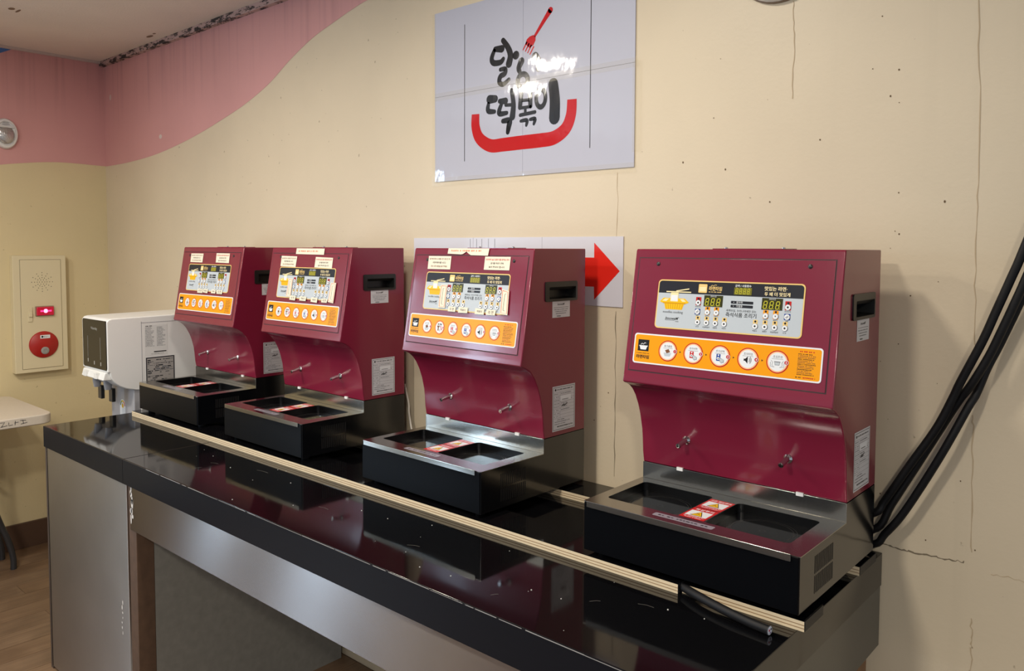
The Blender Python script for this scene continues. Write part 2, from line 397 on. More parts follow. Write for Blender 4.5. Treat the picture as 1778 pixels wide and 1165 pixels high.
def wood_floor_material(name, a, b_):
    m, nt, bs, tc = nodes_of(name, 0.38); v = tc.outputs['Object']
    oi = nt.nodes.new('ShaderNodeObjectInfo')
    grain = n_range(nt, n_noise(nt, v, 1.0, 6, (60, 3, 60), 0.6), 0.3, 0.72)
    c = n_mix(nt, grain, lin(a), lin(b_))
    dirt = n_range(nt, n_noise(nt, v, 4.5, 6), 0.42, 0.66)
    c = n_mix(nt, n_math(nt, 'MULTIPLY', dirt, 0.6), c, lin((84, 66, 52)))
    tone = n_range(nt, oi.outputs['Random'], 0, 1, 0, 0.35)
    c = n_mix(nt, tone, c, lin((112, 84, 60)))
    nt.links.new(c, bs.inputs['Base Color']); return m
FLOORM = wood_floor_material('worn_wood_floor', (108, 86, 68), (136, 112, 88))
floor = struct(obj('floor', MB().add([(XL, YF, 0), (XR, YF, 0), (XR, .006, 0), (XL, .006, 0)], [(0, 1, 2, 3)]), mat('floor_joint_brown', (62, 46, 34), .7), normals=False))
PW, PL = .118, .92
pm = MB().box(-PW/2+.001, PW/2-.001, -PL/2+.001, PL/2-.001, 0, .003).mesh('floor_plank', FLOORM); fix_normals(pm)
ix = 0; x = XL+PW/2+.016
while x < -.2:
    y = -PL/2-(ix % 3)*.31+.62
    while y > -2.9:
        y0, y1 = y-PL/2, min(y+PL/2, 0.0)
        if y1-y0 > .05:
            o = link('floor_plank', pm, floor, (x, (y0+y1)/2, 0)); o.scale = (1, (y1-y0)/PL, 1)
        y -= PL
    x += PW; ix += 1
struct(obj('baseboard_left', MB().box(XL, XL+.014, -4.9, 0.0, 0, .13), mat('brown_baseboard', (82, 60, 46), .45, var=.2, vscale=8), bevel=.003))
struct(obj('baseboard_back', MB().box(XL+.014, -2.5, -.012, .006, 0, .13), MATS['brown_baseboard'], bevel=.003))

# ================================================================ counter
CT = 0.88                     # counter top height
CFY, CXL, CXR, CJ = -0.757, -2.012, 0.5715, -1.352
TOPG = mat('black_worktop', (9, 9, 11), 0.05, spec=0.5, rvar=0.04)
EDGE = mat('black_edge_band', (19, 21, 27), 0.3, spec=.15)
SIDEB = mat('black_side_laminate', (36, 41, 41), 0.24, spec=1.0)
WOODP = mat('raw_wood', (128, 96, 66), 0.7, var=.3, vscale=25)
STILE = mat('stained_wood_stile', (84, 62, 46), 0.65, var=.35, vscale=40)
GREYSIDE = mat('grey_speckled_board', (122, 120, 114), 0.4, var=.22, vscale=38)
EDGEW = mat('worn_edge', (150, 148, 146), 0.5)

cab = thing('steel_cabinet', 'steel-fronted cabinet at the far left end of the black counter', 'cabinet', (-1.68, -.38, 0))
def at(mb, o):  # shift a world-space MB into a thing's frame
    ox, oy, oz = o.location; mb.v = [(x-ox, y-oy, z-oz) for x, y, z in mb.v]; return mb
obj('worktop', at(MB().box(CXL, CJ-.001, CFY+.003, -.004, .81, CT), cab), TOPG, cab, bevel=.0015)
obj('edge_band', at(MB().box(CXL-.002, CJ-.001, CFY, CFY+.003, .806, CT-.001), cab), EDGE, cab)
obj('side_panel', at(MB().box(CXL, CXL+.02, CFY+.004, -.02, .0, .81), cab), mat('dark_brown_board', (70, 56, 46), .6, var=.2), cab)
obj('front_panel', at(MB().box(CXL+.012, -1.338, CFY+.004, CFY+.022, .012, .807), cab), DOORST, cab, bevel=.002)
obj('front_stile', at(MB().box(-1.336, -1.285, CFY+.008, CFY+.06, .0, .81), cab), STILE, cab, bevel=.002)
obj('inner_side_panel', at(MB().box(-1.318, -1.286, CFY+.06, -.02, .0, .81), cab), GREYSIDE, cab)
obj('plinth', at(MB().box(CXL+.03, -1.29, CFY+.04, -.03, 0, .05), cab), mat('dark_plinth', (38, 32, 28), .7), cab)
d = Decal((-1.41, CFY+.0036, 0), (1, 0, 0), (0, 0, 1), (0, -1, 0), unit=1.0)
for i in range(7): d.disc(random.uniform(.02, .034), .335+.016*i, random.uniform(.002, .0045), None, 1, 7, random.uniform(.003, .008))
obj('glue_spots', at(d, cab), mat('dried_glue', (215, 210, 205), .4), cab, kind='stuff', normals=False)

ctr = thing('counter', 'long black counter with steel apron under the four noodle cookers', 'counter', (-.39, -.38, 0))
obj('worktop', at(MB().box(CJ+.001, CXR, CFY+.003, -.004, .81, CT), ctr), TOPG, ctr, bevel=.0015)
obj('edge_band', at(MB().box(CJ+.001, CXR, CFY, CFY+.003, .806, CT-.001), ctr), EDGE, ctr)
d = Decal((0, CFY-.0004, CT-.0012), (1, 0, 0), (0, 0, 1), (0, -1, 0), unit=1.0); rr_ = random.Random(5); x = CJ+.16
while x < CXR:
    L_ = rr_.uniform(.02, .12); d.rect(x, 0, min(x+L_, CXR), rr_.uniform(.0008, .0018), None); x += L_+rr_.uniform(.0, .012)
obj('edge_wear', at(d, ctr), EDGEW, ctr, kind='stuff', normals=False)
obj('apron', at(MB().box(CJ+.03, CXR-.02, CFY+.006, CFY+.024, .672, .808), ctr), APRON, ctr, bevel=.0015)
obj('side_apron', at(MB().box(CXR-.018, CXR-.001, CFY+.004, -.008, .683, CT-.0015), ctr), SIDEB, ctr, bevel=.0015)
obj('leg', at(MB().box(CXR-.07, CXR-.02, -.075, -.025, 0, .70), ctr), WOODP, ctr)
obj('leg', at(MB().box(CXR-.07, CXR-.02, CFY+.026, CFY+.08, 0, .70), ctr), WOODP, ctr)
obj('back_rail', at(MB().box(-1.284, CXR-.07, -.06, -.02, .68, .81), ctr), WOODP, ctr)
d = Decal((CJ+.034, CFY+.0056, 0), (1, 0, 0), (0, 0, 1), (0, -1, 0), unit=1.0)
for i in range(9): d.disc(random.uniform(.004, .02), random.uniform(.70, .80), random.uniform(.003, .008), None, 1, 8, random.uniform(.006, .02))
obj('plaster_smear', at(d, ctr), MATS['dried_glue'], ctr, kind='stuff', normals=False)
# crumbs on the worktop
mb = MB(); rr_ = random.Random(3)
for i in range(26):
    x, y, s = rr_.uniform(-1.3, .5), rr_.uniform(-.74, -.5), rr_.uniform(.0006, .0016)
    mb.lathe((x, y, CT), (0, 0, 1), [(s, 0), (s*.7, s*.8), (0, s)], 6)
obj('crumbs', at(mb, ctr), mat('crumb_white', (200, 200, 196), .7), ctr, kind='stuff')
d = Decal((0, 0, CT+.0002), (1, 0, 0), (0, 1, 0), (0, 0, 1), unit=1.0)
for x0, y0, a, L_ in [(-1.12, -.60, .3, .03), (-1.1, -.66, 1.2, .02), (-.95, -.55, .1, .05), (.25, -.60, .8, .02), (.32, -.55, .2, .03), (-.2, -.64, .4, .03), (.1, -.7, 1, .015), (-.55, -.62, .1, .035)]:
    d.line([(x0, y0), (x0+L_*.5*math.cos(a), y0+L_*.5*math.sin(a)+.003), (x0+L_*math.cos(a), y0+L_*math.sin(a))], .0008, None)
obj('scratches', at(d, ctr), mat('scratch_grey', (110, 108, 104), .5), ctr, kind='stuff', normals=False)

# laminated plywood battens the cookers stand on
PLY = mat('plywood_edge', (216, 198, 166), 0.6, bump=.1, bscale=(10, 10, 300), var=.12, vscale=60)
PLYD = mat('plywood_glue_line', (140, 110, 78), 0.7)
BT = CT+.018
def batten(label, x0, x1, y0, y1, rz=0.0):
    cx, cy = (x0+x1)/2, (y0+y1)/2; t = thing('plywood_batten', label, 'batten', (cx, cy, CT), rz, 'plywood battens under the cookers')
    w, h = (x1-x0)/2, (y1-y0)/2
    obj('core', MB().box(-w, w, -h, h, 0, .0172), PLY, t)
    obj('laminate', MB().box(-w, w, -h+.0004, h, .0172, .018), TOPG, t)
    obj('end_strip', MB().box(w, w+.0012, -h+.001, h, .0004, .0176), EDGE, t)
    mb = MB()
    for z in (.0048, .0105): mb.box(-w, w, -h-.0003, -h, z, z+.0012)
    obj('glue_lines', mb, PLYD, t, kind='stuff')
    return t
batten('long plywood-edged black batten along the counter in front of the three farther cookers', -1.955, .352, -.470, -.372, .0035)
batten('short plywood-edged black batten under the front of the nearest cooker', .356, .582, -.456, -.372, .004)
batten('plywood-edged black batten under the rear of the cookers near the wall', -1.95, .575, -.160, -.062)

# ================================================================ noodle cookers
W, D = .44, .385
HB, HP, HS, V1, V2, Z2, V3, HT = .0264, .1248, .1618, .2223, .1357, .3549, .1841, .6328
def Lc(a, v, z): return Vector((a-.22, v-D/2, z-.018))
FL = math.hypot(V3-V2, HT-Z2)                                    # length of the slanted face
F_down = Vector((0, V2-V3, Z2-HT)).normalized(); F_n = Vector((0, -(HT-Z2), V3-V2)).normalized()
if F_n.y > 0: F_n = -F_n
F_O = Lc(0, V3, HT)
def face_decal(off=0.0): return Decal(F_O+F_n*off, (1, 0, 0), F_down, F_n)
def face_slab(pts, t0, t1, m=None):
    """solid of outline pts (mm on the slanted face) between two heights above it"""
    mb = MB(); n = len(pts)
    f = lambda p, t: F_O+Vector((1, 0, 0))*p[0]*.001+F_down*p[1]*.001+F_n*t
    return mb.prism(pts, f, t0, t1, m)
PROF = [(V1, HS), (.2180, .185), (.2158, .215), (.2132, .237), (.2052, .269), (.1962, .293), (.184, .316), (.172, .331), (.160, .3405), (.148, .3465), (.1395, .3492), (.1348, .3518), (.1350, .3575), (.1375, .366), (V3-.0007, HT-.003), (V3+.002, HT), (D, HT), (D, HS)]
HV0, HV1, HZ0, HZ1 = .236, .341, .508, .538                      # handle opening in each side

def body_mesh():
    bm = bmesh.new(); rings = []
    for a in (0, W):
        rings.append([bm.verts.new(Lc(a, v, z)) for v, z in PROF])
    n = len(PROF)
    for i in range(n):
        j = (i+1) % n; bm.faces.new((rings[0][i], rings[0][j], rings[1][j], rings[1][i]))
    for k, a in enumerate((0, W)):
        q = [bm.verts.new(Lc(a, v, z)) for v, z in ((HV0, HZ0), (HV1, HZ0), (HV1, HZ1), (HV0, HZ1))]
        ed = [bm.edges.new((q[i], q[(i+1) % 4])) for i in range(4)]
        for i in range(n):
            e = bm.edges.get((rings[k][i], rings[k][(i+1) % n])); ed.append(e)
        bmesh.ops.triangle_fill(bm, use_beauty=True, edges=ed)
    bmesh.ops.recalc_face_normals(bm, faces=bm.faces)
    me = bpy.data.meshes.new('body'); bm.to_mesh(me); bm.free(); me.materials.append(RED)
    me.polygons.foreach_set('use_smooth', [True]*len(me.polygons)); me.set_sharp_from_angle(angle=math.radians(32))
    return me
def holed_plate(outer, holes, z0, z1, name, m):
    bm = bmesh.new(); ed = []
    for lp in [outer]+holes:
        vs = [bm.verts.new((*p, z1)) for p in lp]
        ed += [bm.edges.new((vs[i], vs[(i+1) % len(vs)])) for i in range(len(vs))]
    bmesh.ops.triangle_fill(bm, use_beauty=True, edges=ed)
    r = bmesh.ops.extrude_face_region(bm, geom=bm.faces[:])
    for v in [g for g in r['geom'] if isinstance(g, bmesh.types.BMVert)]: v.co.z = z0
    bmesh.ops.recalc_face_normals(bm, faces=bm.faces)
    me = bpy.data.meshes.new(name); bm.to_mesh(me); bm.free(); me.materials.append(m); return me
WELLS = [(.0225, .186), (.240, .4035)]; WV0, WV1 = .046, .194
def rr_m(a0, v0, a1, v1, r): return [(p[0], p[1]) for p in Decal.rr(a0, v0, a1, v1, r)]

def seg_digit(d, x, y, w, h, m, l, slant=.12):
    t = w*.2; X = lambda px, py: (px+slant*(y+h-py), py)
    def q(x0, y0, x1, y1): d.poly([X(x0, y0), X(x1, y0), X(x1, y1), X(x0, y1)], m, l)
    g = t*.35
    for yy in (y, y+h/2-t/2, y+h-t): q(x+g+t*.3, yy, x+w-g-t*.3, yy+t)
    for xx in (x, x+w-t):
        q(xx, y+t+g*.4, xx+t, y+h/2-g); q(xx, y+h/2+g, xx+t, y+h-t-g*.4)
    d.disc(x+w+t*.8, y+h-t*.5, t*.5, m, l, 6)

def panel_print():
    d = face_decal(.0022)
    d.rrect(64.5, 64.5, 374, 166, 8, PGOLD, 0)
    d.rrect(67, 67, 371.5, 163.5, 6.5, PGREY, 1)
    band = [p for p in Decal.rr(67, 67, 371.5, 110, 6.5) if p[1] < 92.3]
    d.poly(band[:6]+[(371.5, 92.3), (67, 92.3)]+band[6:], PNAVY, 2)
    d.line([(85, 89.4), (142, 89.2)], 2.2, PCREAM, 3); d.line([(108, 87.6), (137, 82.4)], 2.2, PCREAM, 4)
    d.poly([(71.5, 110.6), (80, 102.6), (129, 102.6), (139, 110.4), (134, 113), (77, 113)], PYEL, 3)
    d.poly([(77, 109), (84, 104), (93, 104), (87, 109.5)], PCREAM, 4); d.poly([(118, 104), (126, 104), (133, 109), (124, 109.5)], PCREAM, 4)
    d.poly([(82, 113), (129, 113), (124.5, 126), (86.5, 126)], PYEL, 3)
    for i in range(8): d.line([(86+i*5.6, 114.5), (88.6+i*4.9, 125)], 1.1, PYELD, 4)
    d.poly([(79, 112), (132, 112), (131, 114), (80, 114)], PYELD, 5)
    d.rrect(96, 91, 114, 109.6, 1.5, PCREAM, 5); d.rect(97.5, 96, 112.5, 108, PWHITE, 6)
    d.text('noodles cooking', 104.5, 132, w=46, m=PGREYT, l=3, bold=.01)
    d.text('InnowaM’', 104.5, 144.5, w=30, m=PBLACK, l=3, slant=.25, bold=.012); d.line([(88.5, 148.5), (90.5, 140), (89, 148.6), (110, 148.6)], .5, PBLACK, 3); d.text('한성텔', 115.5, 150.3, w=7.5, m=PBLACK, l=3)
    d.rrect(157.8, 71.4, 176.5, 89, 1.5, PGOLD, 3); d.rrect(160, 77, 174.5, 86, 1, PCREAM, 4); d.line([(160.5, 75), (166, 73.6), (173, 75.4)], .8, PCREAM, 4)
    d.text('라면타임', 194.5, 79.6, w=28, h=8.6, m=PGOLD, l=3, bold=.025)
    d.line([(184, 75), (187, 73.2), (190, 74.4), (193, 72.2), (197, 72.8)], .9, PGOLD, 3)
    d.dashes(180.5, 207.5, 86.6, 1.8, PGOLD, 3, 4)
    d.text('금액 / 사용횟수', 252.5, 72.4, w=33, m=PWHITE, l=3, bold=.015)
    d.text('맛있는 라면·', 318, 75.6, w=44, m=PCREAM, l=3, bold=.02); d.text('두 배 더 맛있게', 321.5, 86, w=50, m=PCREAM, l=3, bold=.02)
    d.rrect(230, 102.2, 275.8, 107.6, 1.2, PNAVY, 3); d.rrect(230, 109.8, 275.8, 115.2, 1.2, PNAVY, 3)
    d.text('물부족', 248, 104.9, w=13, m=PWHITE, l=4); d.text('가열중', 248, 112.5, w=13, m=PWHITE, l=4)
    d.disc(236, 104.9, .7, PWHITE, 4, 8); d.disc(236, 112.5, .7, PWHITE, 4, 8)
    d.text('세계유일, 우리나라에만 있는', 252.5, 121.4, w=62, m=PBLACK, l=3); d.text('즉석식품 조리기', 252.8, 129.6, w=63, m=PBLACK, l=3, bold=.01)
    for cx in (192.3, 313.3): d.text('조리시간', cx, 95.6, w=13, m=PWHITE, l=6)
    for s_, cr, cb in ((1, 160.2, (181.8, 201.2)), (-1, 344.2, (321.9, 302.4))):
        d.rrect(cr-5.8, 98, cr+5.8, 115, 1, PRED, 3); d.disc(cr, 101.6, 2.3, PNAVY, 4, 12); d.text('조리시작', cr, 117.4, w=12, m=PBLACK, l=3)
        d.rrect(cr-5.9, 121.4, cr+5.9, 133.4, 1, PBLUE, 3); d.text('배출', cr, 135.4, w=5, m=PBLACK, l=3)
        for i, cx in enumerate(cb):
            d.rrect(cx-5.2, 116.8, cx+5.2, 133.4, 1, PORANGE, 3); d.disc(cx, 119.4, 2.2, PNAVY, 4, 12); d.text('올리기' if i == 0 else '내리기', cx, 135.4, w=8, m=PBLACK, l=3)
    for cxs, nm in (((162.4, 181.8, 201, 220), ('라 면', '비빔볶음면', '짬뽕면', '떡볶이')), ((341.6, 321.8, 302.7, 283.4), ('라 면', '비빔볶음면', '짬뽕면', '떡볶이'))):
        for cx, t in zip(cxs, nm):
            d.rrect(cx-4.6, 136.4, cx+4.6, 147, 1, PGOLD, 3); d.disc(cx, 139.6, 2.2, PNAVY, 4, 12)
            d.text(t, cx, 157.6, w={2: 6, 3: 8.5, 5: 15}.get(len(t.replace(' ', '')), 9), m=PBLACK, l=3)
    return d
def display(x0, y0, x1, y1, n, m, top):
    def f():
        d = face_decal(.0026); mb = face_slab([(x0, y0), (x1, y0), (x1, y1), (x0, y1)], .0022, .0029, m); d.O = F_O+F_n*.0029
        h = y1-y0-top-3; w = (x1-x0-5)/n*.66
        for i in range(n): seg_digit(d, x0+2.2+i*(x1-x0-4)/n, y0+top+1.5, w, h, SEG, 1)
        k = len(mb.v); mb.add(d.v, d.f, SEG); return mb
    return f
def button(kind):
    def f():
        mb = MB(); q = face_decal(); q.O = Vector((0, 0, 0))
        for (r0, r1, t, m) in ((5.7, 5.2, .0006, PGREYT), (5.2, 4.6, .0010, PWHITE)):
            n = 20; vs = [q.ex*(r*.001*math.cos(2*math.pi*i/n))+q.ey*(r*.001*math.sin(2*math.pi*i/n))+F_n*h for r, h in ((r0, 0), (r0, t), (r1, t)) for i in range(n)]
            mb.add(vs, [(j*n+i, j*n+(i+1) % n, (j+1)*n+(i+1) % n, (j+1)*n+i) for j in range(2) for i in range(n)]+[tuple(range(2*n, 3*n))], m)
        q.O = F_n*.0010
        if kind == 'dot': q.disc(0, 0, 1.9, PBLACK, 1, 12)
        if kind == 'up': q.poly([(-1.8, 1.4), (0, -1.6), (1.8, 1.4)], PBLACK, 1)
        if kind == 'down': q.poly([(-1.8, -1.4), (1.8, -1.4), (0, 1.6)], PBLACK, 1)
        if kind == 'loop': q.ring(-.9, .9, 1.0, 1.6, PBLACK, 1, 12); q.ring(1.2, -.7, 1.0, 1.6, PBLACK, 1, 12)
        mb.add(q.v, q.f, PBLACK) if q.f else None
        return mb
    return f
BUTTONS = []
for cr, cb in ((160.2, (181.8, 201.2)), (344.2, (302.4, 321.9))):
    BUTTONS += [(cr, 109.4, 'dot'), (cr, 127.6, 'loop'), (cb[0], 127.8, 'up'), (cb[1], 127.8, 'down')]
BUTTONS += [(x, 148.8, 'dot') for x in (162.4, 181.8, 201, 220, 283.4, 302.7, 321.8, 341.6)]

def strip_print(six):
    def f():
        d = face_decal(.0020)
        d.rrect(20, 180, 416, 243, 6, PWHITE, 0); d.rrect(22.8, 182.8, 413.2, 240.2, 4.5, PORANGE, 1)
        d.rect(30, 193, 56.5, 217, PBLACK, 2)
        d.poly([(34, 206), (53, 206), (50, 214), (37, 214)], PWHITE, 3); d.line([(33, 206), (54, 206)], 1.4, PWHITE, 4); d.line([(37, 203.5), (40, 201), (43, 203), (46, 199.5), (49, 200.5)], 1.2, PWHITE, 3)
        d.dashes(28.5, 58.5, 221.4, 1.8, PBLACK, 2, 9); d.text('라면타임', 43.5, 228.8, w=31, h=8, m=PBLACK, l=2, bold=.04)
        r = random.Random(21)
        d.dashes(374, 401, 188.6, 2.6, PRED, 2, 31)
        for i in range(13): d.dashes(371, 371+r.uniform(24, 36), 193.4+i*3.1, 1.7, PBROWN if i % 3 else PBLACK, 2, 50+i)
        d.dashes(369, 381, 236, 2.2, PBLACK, 2, 77); d.dashes(383, 405, 236, 2.2, PRED, 2, 78)
        if not six:
            for x in (130.5, 188.4, 246.2, 304): d.poly([(x-1.6, 210), (x+1.8, 212), (x-1.6, 214)], PBLACK, 2)
        return d
    return f
def step_icon(kind, R, num):
    def f():
        q = face_decal(); q.O = Vector((0, 0, 0))
        q.disc(0, 0, R, PRED, 1, 32); q.disc(0, 0, R*.905, PPEACH, 2, 32); q.disc(0, 0, R*.80, PWHITE, 3, 32)
        t = {'bowl': '용기올림', 'red': '조리시작', 'blue': '추가선택', 'horn': '조리타임', 'hands': '조심조심'}.get(kind)
        if t: q.text(t, 0, -R*.45, w=R*.82, m=PBLACK, l=4)
        else: q.dashes(-R*.42, R*.42, -R*.45, 3.6, PBLACK, 4, 5, gap=.2)
        q.line([(-R*.5, -R*.25), (R*.5, -R*.25)], .5, PGREYT, 4)
        if kind == 'bowl':
            q.poly([(-9, 4), (9, 4), (6, 11), (-6, 11)], PGREY, 4); q.poly([(-6, -1), (2, -4), (6, 2), (-2, 5)], PBROWN, 5)
        if kind == 'packs':
            q.poly([(-9, -4), (0, -4), (0, 0), (-2.5, 0), (-2.5, 9), (-6.5, 9), (-6.5, 0), (-9, 0)], PBROWN, 4); q.poly([(2, -4), (5, -4), (11, 7), (8, 7)], PRED, 4); q.poly([(-1, 3), (6, 5), (3, 11), (-1, 10)], PGREY, 5)
        if kind in ('red', 'blue'):
            c = PRED if kind == 'red' else PBLUE
            q.rrect(-7, -4, 1.5, 9.5, 1, c, 4); q.disc(-2.8, 4.6, 2.9, PWHITE, 5, 14); q.disc(-2.8, 4.6, 1.1, PBLACK, 6, 8); q.disc(-2.8, -1.6, 1.6, PWHITE, 5, 10)
            q.poly([(-.5, 5), (3, 4), (9, 7), (9, 11), (4, 13), (1, 10)], PGREY, 7); q.line([(-.5, 5), (3, 4), (9, 7), (9, 11), (4, 13), (1, 10), (-.5, 5)], .5, PGREYT, 8)
        if kind == 'horn':
            q.poly([(-8, 0), (-5, 0), (0, -5), (0, 9), (-5, 4), (-8, 4)], PBLACK, 4)
            for i in range(3):
                rr0 = 3.2+i*2.3; q.line([(1+rr0*math.cos(a)*.8, 2+rr0*math.sin(a)) for a in [k*.25-1.0 for k in range(9)]], .8, PBLACK, 4)
        if kind == 'hands':
            q.line([(-6, 0), (6, 0)], 1.4, PGREYT, 4); q.poly([(-5, 1), (5, 1), (4, 6), (-4, 6)], PGREY, 4); q.line([(-5, 1), (-4, 6), (4, 6), (5, 1)], .6, PGREYT, 5)
            for s_ in (-1, 1): q.line([(s_*12, -2), (s_*9, 1), (s_*10, 7), (s_*5, 10), (s_*13, 9), (s_*13, 1)], .6, PGREYT, 5)
        q.disc(R*.80, 0, R*.21, PWHITE, 5, 14); q.disc(R*.80, 0, R*.17, PRED, 6, 14); q.text(str(num), R*.80, 0, h=R*.2, m=PWHITE, l=7, bold=.02)
        return q
    return f

def warning_print(s_='화상주의'):
  def f():
    q = Decal((0, 0, 0), (1, 0, 0), (0, -1, 0), (0, 0, 1))
    q.rect(-26, -32.5, 26, 32.5, WARNRED, 0)
    q.text(s_, 0, -23.5, w=44 if len(s_) > 4 else 38, h=9, m=PWHITE, l=1, bold=.02)
    q.rect(-22, -15, 22, 17, PWHITE, 1); q.poly([(-13, 14), (0, -13), (13, 14)], PBLACK, 2); q.poly([(-10.6, 12.4), (0, -9.6), (10.6, 12.4)], PYEL, 3)
    q.line([(-4, 8), (0, 3), (5, 7)], 1.4, PBLACK, 4); q.line([(-3, 3), (1, -1)], 1.2, PBLACK, 4)
    q.dashes(-21, 21, 21.5, 2.4, PWHITE, 1, 3); q.dashes(-17, 17, 26.5, 2.4, PWHITE, 1, 8)
    return q
  return f
def side_plane(off=0.0004): return Decal(Lc(W, 0, 0)+Vector((off, 0, 0)), (0, 1, 0), (0, 0, -1), (1, 0, 0))
def service_print():
    q = side_plane(); q.rect(250.5, -502, 320, -461, CERT, 0)
    q.text('InnowaM’', 285, -494, w=28, m=PBLACK, l=1, slant=.2, bold=.015); q.line([(256, -486), (314, -486)], .7, PBLACK, 1)
    for i in range(3): q.dashes(258+i*3, 312-i*4, -481+i*5, 2, PGREYT, 1, 40+i)
    q.dashes(268, 284, -464.5, 2.6, PBLACK, 1, 55); return q
def cert_print():
    q = side_plane(); q.rect(253, -288, 343.5, -174, CERT, 0); 
    for x0, y0, x1, y1 in ((256, -285, 340.5, -284), (256, -178, 340.5, -177), (256, -285, 257, -177), (339.5, -285, 340.5, -177)): q.rect(x0, y0, x1, y1, PBLACK, 1)
    q.disc(265, -278.5, 3, PBLACK, 1, 12); q.dashes(271, 333, -278.5, 3, PBLACK, 1, 60)
    q.rect(283.5, -272, 284, -206, PGREYT, 1)
    for i in range(9):
        y = -272+i*8.2; q.rect(257, y, 339.5, y+.4, PGREYT, 1)
        if i < 8: q.dashes(259, 281, y+4.2, 2, PBLACK, 1, 70+i, gap=1.2)
        if i < 6: q.dashes(287, 287+random.Random(i).uniform(18, 46), y+4.2, 2, PGREYT, 1, 90+i)
    q.rect(284, -262, 326, -249, PWHITE, 2); q.dashes(291, 316, -252, 2, PBLACK, 3, 99); q.line([(290, -236), (300, -240), (297, -235), (312, -241)], 2.4, PBLACK, 2)
    q.dashes(272, 300, -202, 2, PBLACK, 1, 101); q.dashes(262, 322, -197, 2, PGREYT, 1, 102); q.dashes(262, 306, -191.5, 2, PGREYT, 1, 103); q.dashes(272, 334, -185, 3, PBLACK, 1, 104)
    return q
def vent_print():
    q = side_plane(.0003)
    for z0 in (42, 77):
        for i in range(14): q.rect(66+i*6.5, -z0-31, 69+i*6.5, -z0, BLACKM, 0)
    return q

